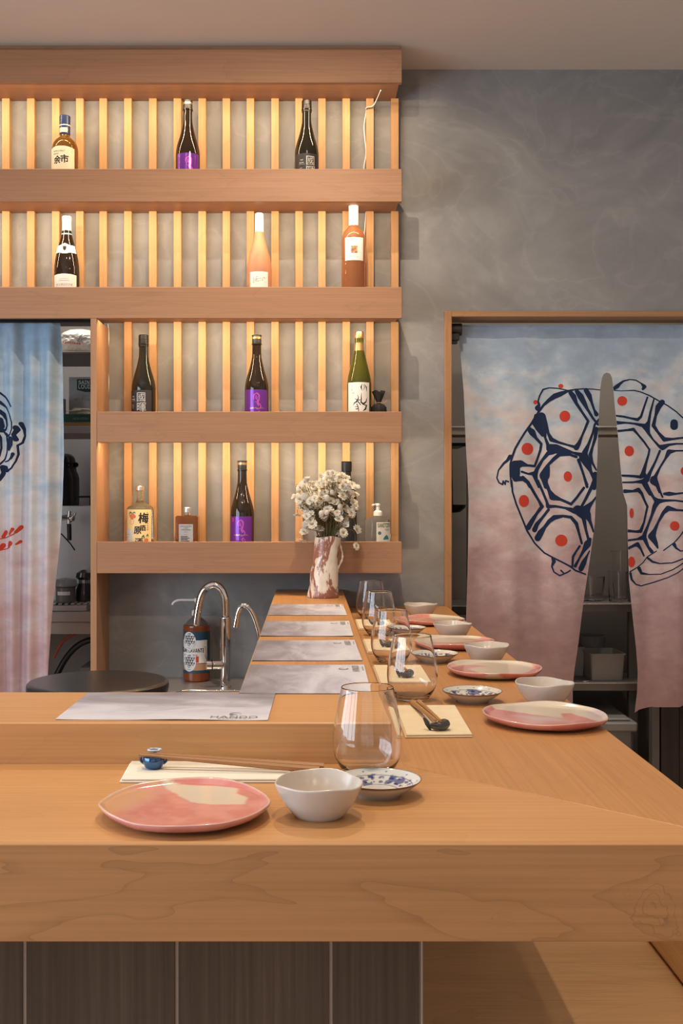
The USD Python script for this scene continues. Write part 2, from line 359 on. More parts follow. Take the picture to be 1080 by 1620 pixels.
STEEL = cloudy('brushed_steel', [(0.3, (0.42, 0.40, 0.39)), (0.7, (0.56, 0.53, 0.51))], 3.0, 0.32, aniso=(1, 30, 30)); 
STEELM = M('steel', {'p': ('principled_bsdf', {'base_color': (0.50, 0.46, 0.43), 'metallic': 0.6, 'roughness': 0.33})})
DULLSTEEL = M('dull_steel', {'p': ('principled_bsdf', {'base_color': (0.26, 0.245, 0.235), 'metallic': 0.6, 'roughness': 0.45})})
WHITE = pbr('white_plastic', (0.80, 0.78, 0.75), 0.35)
PAPER = pbr('white_label', (0.74, 0.72, 0.70), 0.55)
CREAM = pbr('cream_label', (0.78, 0.70, 0.50), 0.55)
INK = pbr('black_ink', (0.018, 0.016, 0.016), 0.6)
GREYINK = pbr('grey_ink', (0.22, 0.21, 0.21), 0.7)
CLEAR = pbr('clear_glass', (1, 1, 1), 0.0, transmission_weight=1.0, ior=1.42)
CABLE = pbr('white_cable', (0.72, 0.70, 0.67), 0.5)

# ------------------------------------------------------------------ the room
ZC = 2.935
XL, XR, YF, YK = -2.5, 2.2, -2.8, 4.75          # room sides, shop front, kitchen back


def sgroup(name, label):
    path = '/World/' + numbered('/World', name); x = UsdGeom.Xform.Define(stage, path); data(x.GetPrim(), label=label, kind='structure'); return path


struct('floor', rbox(XL - .1, XR + .1, YF - .1, YK + .1, -0.06, 0.0), W_FLOOR, label='light oak floor under and beside the counter')
struct('ceiling', rbox(XL - .1, XR + .1, YF - .1, DW + 0.12, ZC, ZC + 0.08), CEIL, label='plain painted warm grey ceiling')
OPEN_L = sbox(-1.72, -0.01, -0.70, Z(503, DW) - 0.01)
DX0, DX1, DX2, DX3, DZ1, DZ0 = X(703, 3.715), X(714.5, 3.715), 1.545, 1.57, Z(492, 3.715), Z(501, 3.715)
OPEN_R = sbox(DX1 - .005, -0.01, DX2 + .005, DZ0 + .005)
wb = sbox(XL, 0, XR, ZC).difference(OPEN_L).difference(OPEN_R)
struct('wall_back', move(upright(extr(wb, 0.12)), [0, DW + 0.12, 0]), PLASTER, label='grey troweled plaster wall behind the shelves and the doorway')
wl = sbox(YF, 0, YK, ZC).difference(sbox(-1.15, 0.9, 2.25, 2.4))
m = extr(wl, 0.1); v = m.vertices; m.vertices = np.stack([XL - v[:, 2], v[:, 0], v[:, 1]], 1); m.invert() if m.volume < 0 else None
struct('wall_left', m, ROOMWALL, label='pale side wall with the shop window')
struct('wall_right', rbox(XR, XR + .1, YF, YK, 0, ZC), ROOMWALL, label='pale side wall on the right')
wf = sbox(XL, 0, XR, ZC).difference(sbox(-2.0, 0.55, 1.4, 2.55))
struct('wall_front', move(upright(extr(wf, 0.1)), [0, YF, 0]), ROOMWALL, label='pale wall of the shop front')
w1 = sgroup('window_1', 'tall shop window with dark mullions in the side wall')
for y in (-1.15, -0.32, 0.53, 1.38, 2.2): struct('mullion', rbox(XL - .06, XL, y, y + .05, 0.9, 2.4), BLACKM, parent=w1)
for z in (0.9, 2.35): struct('rail', rbox(XL - .06, XL, -1.1, 2.2, z, z + .05), BLACKM, parent=w1)
w2 = sgroup('window_2', 'glazed shop front with dark mullions')
for x in (-2.0, -0.9, 0.25, 1.35): struct('mullion', rbox(x, x + .05, YF - .06, YF, 0.55, 2.55), BLACKM, parent=w2)
for z in (0.55, 2.5): struct('rail', rbox(-1.95, 1.35, YF - .06, YF, z, z + .05), BLACKM, parent=w2)
d1 = sgroup('door_1', 'oak framed doorway to the kitchen on the right')
struct('jamb', rbox(DX0, DX1, 3.715, 3.85, 0, DZ1), W_FRAME, parent=d1)
struct('jamb', rbox(DX2, DX3, 3.715, 3.85, 0, DZ1), W_FRAME, parent=d1)
struct('door_head', rbox(DX1, DX2, 3.715, 3.85, DZ0, DZ1), W_FRAMEX, parent=d1)
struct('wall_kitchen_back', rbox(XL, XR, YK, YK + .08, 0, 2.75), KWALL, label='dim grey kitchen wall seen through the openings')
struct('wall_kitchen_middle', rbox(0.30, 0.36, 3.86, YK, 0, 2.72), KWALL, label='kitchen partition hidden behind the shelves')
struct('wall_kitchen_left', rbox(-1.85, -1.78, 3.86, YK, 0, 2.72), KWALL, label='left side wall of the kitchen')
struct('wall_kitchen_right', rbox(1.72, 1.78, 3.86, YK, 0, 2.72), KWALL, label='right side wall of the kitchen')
struct('ceiling_kitchen', rbox(XL, XR, 3.86, YK, 2.7, 2.75), CEIL, label='kitchen ceiling')

# ------------------------------------------------------------------ the L-shaped counter
HL, HR, TH = CZ - 0.365, CZ - 0.308, 0.106
Y0, Y1, Y2 = 1.1615, 1.506, 1.742
XA, XB, XE, XW = -0.111, 0.117, 0.473, -1.45
DE = DW - .003
c = thing('bar_counter', 'L-shaped light maple sushi counter top laid with plates and glasses', 'counter')
put(c, 'counter_top', prism([(XW, Y0), (XE - .0006, Y0), (XB - .0004, Y1), (XB - .0004, Y1 + .0), (XW, Y1)], HL - TH, HL, .0022), W_X)
put(c, 'counter_top', prism([(XE, Y0 + .0004), (XE, DE), (XB, DE), (XB, Y1 + .0004)], HL - TH, HL, .0022), W_Y)
# the long front edge is a board of its own with strong figure, mitred to the top
put(c, 'edge_board', rbox(XW, XE, Y0 - .0012, Y0 + .02, HL - TH, HL - .0022, .001), W_FRONT)
c = thing('raised_ledge', 'raised L-shaped maple ledge carrying the paper placemats and the vase', 'ledge')
put(c, 'ledge_board', rbox(XW, XB, Y1 + .0006, Y2, HL - TH, HR, .0022), W_X)
put(c, 'ledge_board', rbox(XA, XB - .0006, Y2 + .0004, DE, HL - TH, HR, .0022), W_Y)
YT = 1.45
c = thing('counter_base', 'dark wood-look tiled base under the front of the counter', 'counter base')
put(c, 'grout_backing', rbox(XW, 0.149, YT - .0022, YT + .10, 0, HL - TH - .0005), GROUT)
put(c, 'grout_backing', rbox(0.02, 0.149, YT + .1, DE, 0, HL - TH - .0005), GROUT)
edges = [-1.405 + 0.0, -1.200, -0.995, -0.790, -0.5813, -0.3766, -0.1748, 0.0294, 0.1485]
for a, b in zip(edges[:-1], edges[1:]):
    put(c, 'tile', rbox(a + .0023, b - .0023, YT - .004, YT - .0025, 0, HL - TH - .0005, .0008), TILE)
put(c, 'edge_trim', rbox(0.1485, 0.1515, YT - .0045, YT + .006, 0, HL - TH - .0005, .0005), pbr('edge_trim', (0.36, 0.31, 0.28), 0.4))
for k in range(10):
    y = YT + .006 + k * .222
    put(c, 'tile', rbox(0.1485, 0.1515, y + .002, y + .220, 0, HL - TH - .0005, .0008), TILE)
# low wooden plinth board by the right-hand side of the passage
single('plinth_board', prism([(1.115, 2.6), (1.42, 2.6), (1.42, 3.69), (1.115, 3.69)], 0, 0.05, .022), W_Y, 'low rounded oak plinth board on the floor at the bottom right edge', 'plinth')

# ------------------------------------------------------------------ shelving with slats
s = thing('wall_shelving', 'built-in maple bottle shelving with vertical slats and warm strip lights', 'shelving', (0, 0, 0))
for i, (yt, yb, xl) in enumerate(FASCIA):
    zt, zb = CZ + (VY - yt) * SS, CZ + (VY - yb) * SS
    xr = X(635.5, DS)
    if xl == -0.702: xl = -0.682
    put(s, 'fascia', rbox(xl, xr, DS, DS + .02, zb, zt, .0012), W_FASC)
    if i == 0: put(s, 'shelf_board', rbox(xl, xr - .004, DS + .02, DW, zb + .020, ZC, .001), W_FASC)
    else: put(s, 'shelf_board', rbox(xl, xr - .004, DS + .02, DW, zb + (.020 if i < 4 else .004), zt - .030, .001), W_FASC)
    if i < 4: put(s, 'light_channel', rbox((-1.57 if i < 2 else -.665), .262, DS + .0215, DS + .046, zb + .0155, zb + .0205, .0005), WHITE, label='white channel of the strip light')
put(s, 'side_panel', rbox(-.702, -.682, DS - .001, DW, 0, CZ + (VY - 503.5) * SS, .0012), wood('maple_panel', 'z', (0.47, 0.26, 0.145), (0.40, 0.21, 0.11), rough=.5, lines=.2, ls=5))
slx = [3, 42.5, 82, 120, 157, 196, 235.5, 274.5, 313.5, 351.8, 389.8, 428.8, 466.8, 503, 541.5, 579, 618.5]
for r in range(4):
    z0 = CZ + (VY - FASCIA[r + 1][0]) * SS - .030; z1 = CZ + (VY - FASCIA[r][1]) * SS + .020
    for px in ([-113, -74.5, -36] if r < 2 else []) + [q for q in slx if r < 2 or q > 190]:
        a = X(px, 3.703)
        put(s, 'slat', rbox(a, a + .0258, 3.703, DW, z0, z1, .0008), W_SLAT)


def cable(name, pts, label, r=.0022):
    single(name, tube(spl(pts, 8), r, 8), CABLE, label, 'cable')


yc = 3.7
for r in range(2):
    z1 = CZ + (VY - FASCIA[r][1]) * SS + .02; z0 = CZ + (VY - FASCIA[r + 1][0]) * SS - .028
    xc = X(577.5, yc)
    pts = [(xc + (.004 * math.sin(k * 2.1 + r)), yc + .012, z1 + (z0 - z1) * k / 7) for k in range(8)]
    if r == 0: pts = [(X(602, 3.6), 3.6, z1 - .012), (X(597, 3.66), 3.66, z1 - .014), (X(590, 3.69), 3.69, z1 - .03), (xc + .004, 3.696, z1 - .035)] + pts[1:]
    cable('light_cable', pts, ['thin white lamp cable down the right slat of the topmost shelf', 'thin white lamp cable beside the rightmost bottle on the second shelf'][r])
z1 = CZ + (VY - 503.5) * SS + .015; z0 = CZ + (VY - 651) * SS - .028
cable('light_cable', [(X(169 + 1.2 * math.sin(k * 1.9), yc), yc + .02, z1 + (z0 - z1) * k / 7) for k in range(8)], 'thin white lamp cable beside the side panel on the third shelf')

# ------------------------------------------------------------------ bottles on the shelves
FLOOR_Z = [CZ + (VY - FASCIA[k][0]) * SS - .030 for k in (1, 2, 3, 4)]
YB = 3.64


def spot(px, row): return (X(px, YB), YB, FLOOR_Z[row])


DARKGLASS = M('dark_bottle_glass', {'p': ('principled_bsdf', {'base_color': (0.011, 0.010, 0.006), 'roughness': 0.05, 'specular_ior_level': 0.6})})
BROWNGLASS = M('brown_bottle_glass', {'p': ('principled_bsdf', {'base_color': (0.016, 0.009, 0.005), 'roughness': 0.05, 'specular_ior_level': 0.6})})
PURPLE = M('purple_label', {'p': ('principled_bsdf', {'base_color': (0.16, 0.035, 0.33), 'roughness': 0.22, 'metallic': 0.35})})
MAGENTA = M('magenta_foil', {'p': ('principled_bsdf', {'base_color': (0.55, 0.10, 0.52), 'roughness': 0.3, 'metallic': 0.5})})
GOLD = M('gold_foil', {'p': ('principled_bsdf', {'base_color': (0.72, 0.45, 0.20), 'roughness': 0.25, 'metallic': 0.9})})
BLACKLABEL = pbr('black_label', (0.022, 0.020, 0.024), 0.55)
REDINK = pbr('red_ink', (0.50, 0.05, 0.03), 0.6)
GREENINK = pbr('green_ink', (0.05, 0.17, 0.05), 0.6)
YELLOWINK = pbr('yellow_ink', (0.75, 0.48, 0.04), 0.6)
SILVERINK = pbr('silver_ink', (0.50, 0.49, 0.48), 0.4)
CORK = pbr('cork', (0.55, 0.30, 0.13), 0.8)

SAKE = [(0, .004), (.034, 0), (.0385, .003), (.040, .010), (.040, .115), (.0392, .127), (.0368, .141), (.0325, .157), (.0275, .173), (.0228, .190), (.0188, .207), (.0160, .221), (.0150, .236), (.0148, .2615), (.0176, .2625), (.0176, .2655), (.0150, .2665), (.0150, .268)]


def label_band(R, z0, z1, ang0, ang1, top=0.0):
    a0, a1 = math.radians(ang0) * R, math.radians(ang1) * R
    xs = np.linspace(a0, a1, 25); mid = (a0 + a1) / 2
    up = [(x, z1 + top * (1 - ((x - mid) / ((a1 - a0) / 2)) ** 2)) for x in xs]
    return wrap(Polygon([(a0, z0), (a1, z0)] + up[::-1]), R + .0004)


def bottle(px, row, name, label, prof, mat, group='bottles on the lit shelves', n=48, turn=0.0):
    t = thing(name, label, 'bottle', spot(px, row), group, rotz=turn)
    put(t, 'bottle_body', lathe(prof, n), mat, 40)
    return t


def purple_sake(px, row, label, turn):
    t = bottle(px, row, 'sake_bottle', label, SAKE, BROWNGLASS, turn=turn)
    put(t, 'stopper', lathe([(0, .266), (.0152, .266), (.0156, .270), (.0156, .281), (.0150, .282)], 32), BLACK)
    put(t, 'stopper_band', lathe([(.0150, .281), (.0158, .2815), (.0158, .289), (.0150, .2895)], 32), GOLD, label='shiny gold ring')
    put(t, 'stopper_rim', lathe([(.0150, .289), (.0163, .290), (.0163, .2945), (.0150, .2955), (0, .2955)], 32), BLACK)
    lb = put(t, 'paper_label', label_band(.040, .010, .110, -62, 62), PURPLE, True, label='glossy purple label')
    R = .0408
    big = [[(2, 98, 3), (-6, 94, 4), (-9, 86, 3), (-7, 78, 2)], [(3, 98, 5), (9, 92, 6), (10, 82, 5), (8, 72, 5)], [(0, 90, 3), (-2, 82, 3), (2, 78, 3), (4, 86, 2)], [(6, 74, 7), (5, 64, 7), (8, 58, 5)], [(8, 66, 3), (14, 60, 4), (16, 52, 4), (10, 46, 3), (3, 45, 3), (-1, 50, 3)], [(-4, 70, 2), (4, 68, 2)],
           [(10, 40, 3), (6, 34, 5), (10, 28, 3), (12, 22, 5), (7, 14, 3)], [(10, 38, 3), (16, 32, 3), (18, 24, 4)], [(-8, 52, 1.5), (-10, 46, 1.5)]]
    put(lb, 'brush_writing', wrap(unary_union([brush(q, .001) for q in big]), R), MAGENTA, True, label='magenta brush characters')
    g = [brush([(-22 + k * 4.2, 47 + (k % 3) * .8, 1.3), (-20.5 + k * 4.2, 50.5 - (k % 2) * 1.5, 1.2), (-19.4 + k * 4.2, 47.3, 1.2)], .001) for k in range(12)]
    put(lb, 'gold_line', wrap(unary_union(g), R + .0003), GOLD, True, label='fine gold script line')
    put(lb, 'small_lines', wrap(unary_union([sbox(-.014, .010 + k * .008, -.002 - .002 * (k % 2), .0115 + k * .008) for k in range(4)]), R), MAGENTA, True)
    if row == 3: put(lb, 'seal', wrap(unary_union([brush([(-29, 104, 3), (-27, 98, 4), (-29, 93, 3)], .001), sbox(-.0285, .094, -.0255, .105)]), R), REDINK, True, label='small red seal')
    return t


purple_sake(297, 0, 'dark sake bottle with purple label on the topmost shelf', 8)
purple_sake(406, 2, 'dark purple-labelled sake bottle in the middle of the third shelf', 0)
purple_sake(383, 3, 'dark sake bottle with purple label on the lowest shelf, left of the dried flowers', -6)


def black_sake(px, row, label, turn):
    t = bottle(px, row, 'sake_bottle', label, SAKE, DARKGLASS, turn=turn)
    put(t, 'screw_cap', lathe([(0, .2955), (.0150, .2955), (.0163, .294), (.0165, .281), (.0158, .2803), (.0158, .2796), (.0165, .279), (.0165, .256), (.0150, .2555)][::-1], 32), BLACKM)
    lb = put(t, 'paper_label', label_band(.040, .006, .1085, -68, 68), BLACKLABEL, True, label='matt black label')
    R = .0406
    k = unary_union([glyph('國', .030, -.004, .070), glyph('暉', .031, -.004, .036)])
    put(lb, 'kanji', wrap(k, R), SILVERINK, True, label='white kanji')
    put(lb, 'lettering', wrapm(cat([words('THE', .011, -.0205, .085, True), words('KOKKI', .016, -.0205, .0765, True)]), R), SILVERINK, True)
    put(lb, 'rule', wrap(unary_union([sbox(-.030, .073, -.010, .0738), sbox(-.027, .060, -.018, .0612), sbox(-.027, .055, -.016, .0562), sbox(-.027, .050, -.018, .0512)]), R), SILVERINK, True)


black_sake(485, 0, 'black-labelled dark sake bottle with white kanji at the right of the topmost shelf', 4)
black_sake(227, 2, 'black-labelled dark sake bottle with white kanji at the left of the third shelf', -18)

# whisky at the top left
AMBER = M('amber_whisky', {'p': ('principled_bsdf', {'base_color': (0.42, 0.19, 0.035), 'roughness': 0.03, 'transmission_weight': 0.8, 'ior': 1.4})})
NAVY = pbr('navy_cap', (0.015, 0.030, 0.095), 0.25)
t = bottle(102.7, 0, 'whisky_bottle', 'amber whisky bottle with navy cap and cream label at the left of the topmost shelf', [(0, .003), (.040, 0), (.0433, .006), (.0433, .128), (.0420, .140), (.0380, .153), (.0300, .164), (.0205, .171), (.0170, .176), (.0165, .182), (.0165, .212)], AMBER, turn=-8)
put(t, 'neck_sleeve', lathe([(.0172, .181), (.0180, .183), (.0180, .2115), (.0172, .2125)], 36), NAVY)
put(t, 'neck_band', lathe([(.0182, .209), (.0185, .2095), (.0185, .2125), (.0182, .213)], 36), CREAM)
put(t, 'neck_label', label_band(.0181, .186, .202, -50, 50), SILVERINK, True)
put(t, 'screw_cap', lathe([(.0172, .213), (.0181, .214), (.0183, .242), (.0165, .2445), (0, .2445)], 36), NAVY)
lb = put(t, 'paper_label', label_band(.0434, .006, .126, -66, 66, .007), CREAM, True, label='cream paper label')
put(lb, 'kanji', wrap(unary_union([glyph('余', .027, -.026, .074, .1), glyph('市', .028, .001, .076)]), .0441), INK, True, label='black brush kanji')
put(lb, 'lettering', wrapm(cat([words('SINGLE MALT', .042, -.006, .114, h=.0045), words('YOICHI', .022, -.017, .105, h=.0045)]), .0440), GREYINK, True)

# burgundy
BURG = [(0, .012), (.030, .002), (.036, 0), (.0412, .004), (.0415, .012), (.0415, .105), (.0405, .124), (.0380, .145), (.0335, .168), (.0285, .189), (.0225, .210), (.0172, .230), (.0148, .250), (.0146, .284)]
t = bottle(105.6, 1, 'wine_bottle', 'dark red wine bottle with white foil and white labels on the second shelf', BURG, BROWNGLASS)
put(t, 'foil', lathe([(.0166, .229), (.0160, .236), (.0152, .272), (.0160, .273), (.0160, .287), (.0145, .290), (0, .290)], 36), WHITE)
put(t, 'foil_band', lathe([(.0176, .2265), (.0180, .227), (.0168, .2325), (.0160, .233)], 36), pbr('sky_blue', (0.22, 0.48, 0.62), 0.4), label='pale blue band')
nl = []
for z, r in ((.1625, .0355), (.172, .0332), (.182, .0308), (.189, .0290)):
    nl.append((z, r))
a = np.radians(np.linspace(-75, 75, 31)); V = np.array([[(r + .0005) * math.sin(q), -(r + .0005) * math.cos(q), z + (.006 * math.exp(-(q / .35) ** 2) * (1 if z > .18 else -.6 if z < .17 else 0))] for z, r in nl for q in a])
Fq = [[i * 31 + j, i * 31 + j + 1, (i + 1) * 31 + j + 1, (i + 1) * 31 + j] for i in range(3) for j in range(30)]
put(t, 'neck_label', (V, np.array(Fq)), PAPER, True)
put(t, 'crest', wrap(Polygon([(-.006, .184), (.006, .184), (.0055, .175), (0, .1685), (-.0055, .175)]), .0342), INK, True, label='small dark shield')
lb = put(t, 'paper_label', label_band(.0416, .015, .0885, -62, 62, .003), PAPER, True, label='white paper label')
put(lb, 'lettering', wrapm(words('BOURGOGNE', .058, 0, .052, h=.0075), .0420), GREYINK, True)
put(lb, 'rule', wrap(unary_union([sbox(-.016, .074, .016, .0748), sbox(-.020, .068, .020, .0692), sbox(-.026, .046, .026, .0468)]), .0421), GREYINK, True)

# frosted rosé
ROSE = M('frosted_rose_glass', {'p': ('principled_bsdf', {'base_color': (0.70, 0.36, 0.21), 'roughness': 0.45, 'transmission_weight': 0.45, 'ior': 1.35})})
t = bottle(410, 1, 'wine_bottle', 'frosted pink rosé bottle with white cap in the middle of the second shelf', [(0, .010), (.034, 0), (.0405, .004), (.0415, .012), (.0415, .108), (.0400, .128), (.0362, .150), (.0310, .171), (.0252, .190), (.0205, .207), (.0170, .223), (.0150, .240), (.0138, .260), (.0135, .290)], ROSE)
put(t, 'foil', lathe([(.0158, .237), (.0150, .240), (.0148, .277), (.0140, .278), (.0140, .2795), (.0148, .280), (.0146, .296), (.0128, .300), (0, .300)], 36), WHITE)
lb = put(t, 'paper_label', label_band(.0416, .012, .0985, -44, 46), PAPER, True, label='white label')
rnd = random.Random(4)
put(lb, 'drawing', wrap(unary_union([brush([(rnd.uniform(-20, 20), rnd.uniform(64, 82), .8), (rnd.uniform(-20, 20), rnd.uniform(66, 80), .5)], .001) for k in range(5)] + [Point(rnd.uniform(-.02, .022), rnd.uniform(.062, .082)).buffer(rnd.uniform(.0007, .0016)) for k in range(34)]), .0421), GREYINK, True, label='fine line drawing')

# tall clear rosé
ROSE2 = M('amber_rose_glass', {'p': ('principled_bsdf', {'base_color': (0.62, 0.27, 0.13), 'roughness': 0.03, 'transmission_weight': 0.72, 'ior': 1.36})})
t = bottle(559, 1, 'wine_bottle', 'tall amber rosé bottle with long white foil at the right of the second shelf', [(0, .012), (.034, 0), (.0385, .004), (.0400, .012), (.0400, .208), (.0385, .222), (.0335, .236), (.0255, .246), (.0180, .253), (.0155, .259), (.0150, .32)], ROSE2)
put(t, 'foil', lathe([(.0170, .2585), (.0166, .262), (.0160, .311), (.0166, .312), (.0166, .327), (.0150, .331), (0, .331)], 36), WHITE)
lb = put(t, 'paper_label', label_band(.0401, .136, .2125, -46, 50), PAPER, True, label='white label')
put(lb, 'picture', wrap(sbox(-.010, .160, .012, .184), .0406), cloudy('tiny_picture', [(.35, (.10, .05, .04)), (.5, (.38, .19, .10)), (.65, (.55, .40, .30))], 140, .6), True, label='small brown picture')
put(lb, 'rule', wrap(unary_union([sbox(-.006, .196, .008, .1968), sbox(-.004, .202, .006, .2026), sbox(-.012, .1495, .016, .150), sbox(-.012, .146, .014, .1465)]), .0406), GREYINK, True)

# green sake with gold capsule and crane
GREEN = M('green_bottle_glass', {'p': ('principled_bsdf', {'base_color': (0.085, 0.085, 0.012), 'roughness': 0.04, 'transmission_weight': 0.35, 'ior': 1.42})})
t = bottle(568, 2, 'sake_bottle', 'olive green sake bottle with gold capsule and white label on the third shelf', [(0, .004), (.034, 0), (.0395, .003), (.0405, .010), (.0405, .128), (.0395, .142), (.0365, .160), (.0322, .178), (.0272, .198), (.0222, .219), (.0180, .238), (.0158, .252), (.0150, .29)], GREEN)
put(t, 'capsule', lathe([(.0176, .242), (.0158, .258), (.0150, .283), (.0162, .284), (.0160, .303), (.0148, .3063), (0, .3063)], 36), GOLD)
lb = put(t, 'paper_label', label_band(.0406, .008, .134, -66, 52), PAPER, True, label='white label with brush drawing')
cr = [[(8, 128, 1), (4, 118, 4), (8, 106, 1)], [(13, 127, 1), (16, 117, 2.5), (13, 108, .8)], [(16, 127, 1), (23, 118, 4), (24, 104, 1)], [(5, 98, 1), (5, 80, 3), (4, 68, 4), (12, 62, 6), (22, 70, 4), (26, 84, 1)], [(12, 60, 2), (24, 58, 4), (20, 46, 6), (12, 40, 2)], [(-8, 92, 1), (-4, 84, 2), (-7, 76, 4), (-14, 68, 3), (-24, 58, 1)], [(-16, 80, 1.5), (-6, 74, 3), (2, 76, 1.5)], [(-20, 66, 2), (-6, 70, 3), (2, 60, 3)], [(-10, 62, 3), (-4, 50, 2), (-12, 44, 1)], [(-16, 54, 1.5), (-6, 52, 2)], [(-14, 46, 2), (-4, 46, 2.5), (-4, 36, 2)], [(-30, 108, 1.4), (-26, 112, 1)], [(-29, 118, .8), (-24, 126, .6)]]
put(lb, 'crane_drawing', wrap(unary_union([brush(q, .001) for q in cr]), .0411), INK, True, label='black brush drawing of a crane')
put(lb, 'seal', wrap(sbox(-.027, .097, -.019, .100), .0411), pbr('pale_red', (.6, .35, .3), .6), True)

# gift pouch
t = thing('gift_pouch', 'small black cloth pouch tied with cord on the third shelf beside the green bottle', 'pouch', (X(599, 3.655), 3.655, FLOOR_Z[2]))
CLOTHB = cloudy('black_cloth', [(.3, (.012, .011, .010)), (.7, (.030, .027, .025))], 60, .8, obj=True)
wob = lambda a, z: 1 + .05 * np.sin(5 * a + 30 * z) + .04 * np.sin(9 * a + 1)
put(t, 'pouch_body', lathe([(0, .001), (.020, 0), (.0245, .010), (.0250, .040), (.0240, .056), (.0170, .064), (.0060, .069)], 40, wob), CLOTHB, 50)
fl = lathe([(.0060, .069), (.0110, .082), (.0190, .106), (.0170, .107), (.0060, .080)], 40, lambda a, z: 1 + (.18 * np.sin(4 * a + .6) + .12 * np.sin(7 * a)) * min(1, max(0, (z - .069) / .03)))
fl.vertices[:, 2] += .006 * np.sin(2 * np.arctan2(fl.vertices[:, 0], fl.vertices[:, 1])) * (fl.vertices[:, 2] > .09); fl.vertices[:, 1] *= .7
put(t, 'gathered_top', fl, CLOTHB, 50)
an = np.linspace(0, 2 * np.pi, 20)
put(t, 'cord', cat([tube([(.007 * math.cos(q), .007 * math.sin(q), .0705) for q in an], .0013, 6), tube(spl([(.006, -.004, .070), (.014, -.006, .069), (.024, -.004, .074), (.028, -.004, .080)], 4), .0011, 6)]), pbr('tan_cord', (.45, .22, .10), .8))

# plum liqueur
t = thing('liqueur_bottle', 'square-shouldered clear plum liqueur bottle with yellow label at the left of the lowest shelf', 'bottle', spot(221.5, 3), 'bottles on the lit shelves')
PALE = M('pale_plum_glass', {'p': ('principled_bsdf', {'base_color': (0.93, 0.84, 0.62), 'roughness': 0.02, 'transmission_weight': 0.95, 'ior': 1.38})})
put(t, 'bottle_body', lathe([(0, .006), (.036, 0), (.0435, .003), (.0450, .010), (.0450, .128), (.0438, .136), (.0380, .143), (.0260, .149), (.0160, .155), (.0115, .163), (.0105, .175), (.0105, .192), (.0145, .193), (.0145, .196), (.0105, .197), (.0105, .200)], 48), PALE, 40)
put(t, 'screw_cap', lathe([(.0120, .1965), (.0135, .197), (.0138, .209), (.0125, .211), (0, .211)], 32), M('champagne_metal', {'p': ('principled_bsdf', {'base_color': (.80, .68, .52), 'metallic': .8, 'roughness': .3})}))
R = .0451
lb = put(t, 'paper_label', label_band(R, .010, .133, -64, 62), pbr('yellow_label', (.80, .62, .30), .5), True, label='yellow paper label')
put(lb, 'kanji', wrap(unary_union([glyph('梅', .036, .000, .087, .06), glyph('酒', .020, .006, .062), glyph('原', .026, -.015, .052, .06), glyph('酒', .027, -.010, .012)]), R + .0008), INK, True, label='black brush kanji')
put(lb, 'plum_drawing', wrap(unary_union([Point(-.026 + dx, .112 + dy).buffer(.006) for dx, dy in ((0, 0), (.008, .003), (.013, -.002), (.005, -.006))] + [Point(.028, .030).buffer(.008), Point(.019, .022).buffer(.006)]), R + .0008), pbr('plum_red', (.62, .16, .07), .6), True, label='red plums')
put(lb, 'plum_drawing', wrap(Point(.025, .014).buffer(.012), R + .0007), YELLOWINK, True, label='yellow plum')
put(lb, 'leaf_drawing', wrap(unary_union([brush([(-34, 118, 2), (-28, 124, 5), (-20, 120, 2)], .001), brush([(-18, 122, 2), (-12, 124, 4), (-8, 120, 1)], .001), brush([(12, 40, 2), (18, 46, 6), (22, 38, 2)], .001), brush([(28, 44, 2), (33, 50, 5), (36, 42, 1)], .001)]), R + .0009), GREENINK, True, label='green leaves')
put(lb, 'circle_seal', wrap(Point(-.022, .093).buffer(.009).difference(Point(-.022, .093).buffer(.0082)), R + .0008), REDINK, True)
put(lb, 'small_characters', wrap(unary_union([brush([(31 + (k % 2), 124 - 7 * k, 1.5), (34, 121 - 7 * k, 2)], .001) for k in range(9)]), R + .0008), INK, True)
ob = put(t, 'import_label', wrap(sbox(-.050, .008, -.017, .068), R + .0011, th0=-.05), pbr('grey_label', (.60, .60, .60), .5), True, label='small white import sticker')
put(ob, 'rule', wrap(unary_union([sbox(-.048, .050 - .009 * k, -.026 - .004 * (k % 2), .0508 - .009 * k) for k in range(5)]), R + .0014, th0=-.05), GREYINK, True)

# small square whisky
t = thing('whisky_bottle', 'short square amber whisky bottle with grey label on the lowest shelf', 'bottle', spot(296.5, 3), 'bottles on the lit shelves')
sq = prism(list(sbox(-.037, -.030, .037, .030).buffer(-.006).buffer(.006, 6).exterior.coords)[:-1], 0, .112, .004)
put(t, 'bottle_body', sq, M('brown_whisky', {'p': ('principled_bsdf', {'base_color': (0.34, 0.11, 0.018), 'roughness': 0.03, 'transmission_weight': 0.7, 'ior': 1.4})}), 30)
put(t, 'neck', lathe([(.0125, .1115), (.0105, .114), (.0105, .124), (0, .124)], 32), CLEAR)
put(t, 'screw_cap', lathe([(.0110, .1235), (.0128, .124), (.0130, .1285), (.0124, .129), (.0130, .1295), (.0130, .138), (.0118, .140), (0, .140)], 32), M('silver_cap', {'p': ('principled_bsdf', {'base_color': (.75, .72, .68), 'metallic': .85, 'roughness': .3})}))
lb = put(t, 'paper_label', move(rbox(-.0255, .0215, -.0306, -.0301, .012, .084, .0001), [0, 0, 0]), pbr('blue_grey_label', (.33, .34, .37), .5), label='grey label')
tx = cat([words('NIKKA WHISKY', .038, -.002, .076, h=.0032), words('FROM', .013, -.002, .070, h=.0032), words('THE BARREL', .032, -.002, .064, h=.0032), words('51.4', .012, -.002, .057, h=.0032)] + [words('ALC', .010, -.002, .049, h=.0025)])
put(lb, 'lettering', move(upright(tx), [0, -.0307, 0]), INK)
put(lb, 'rule', move(upright(extr(unary_union([sbox(-.019, .042 - .005 * k, .004 + .006 * (k % 2), .0444 - .005 * k) for k in range(6)]), .0002)), [0, -.0307, 0]), INK)

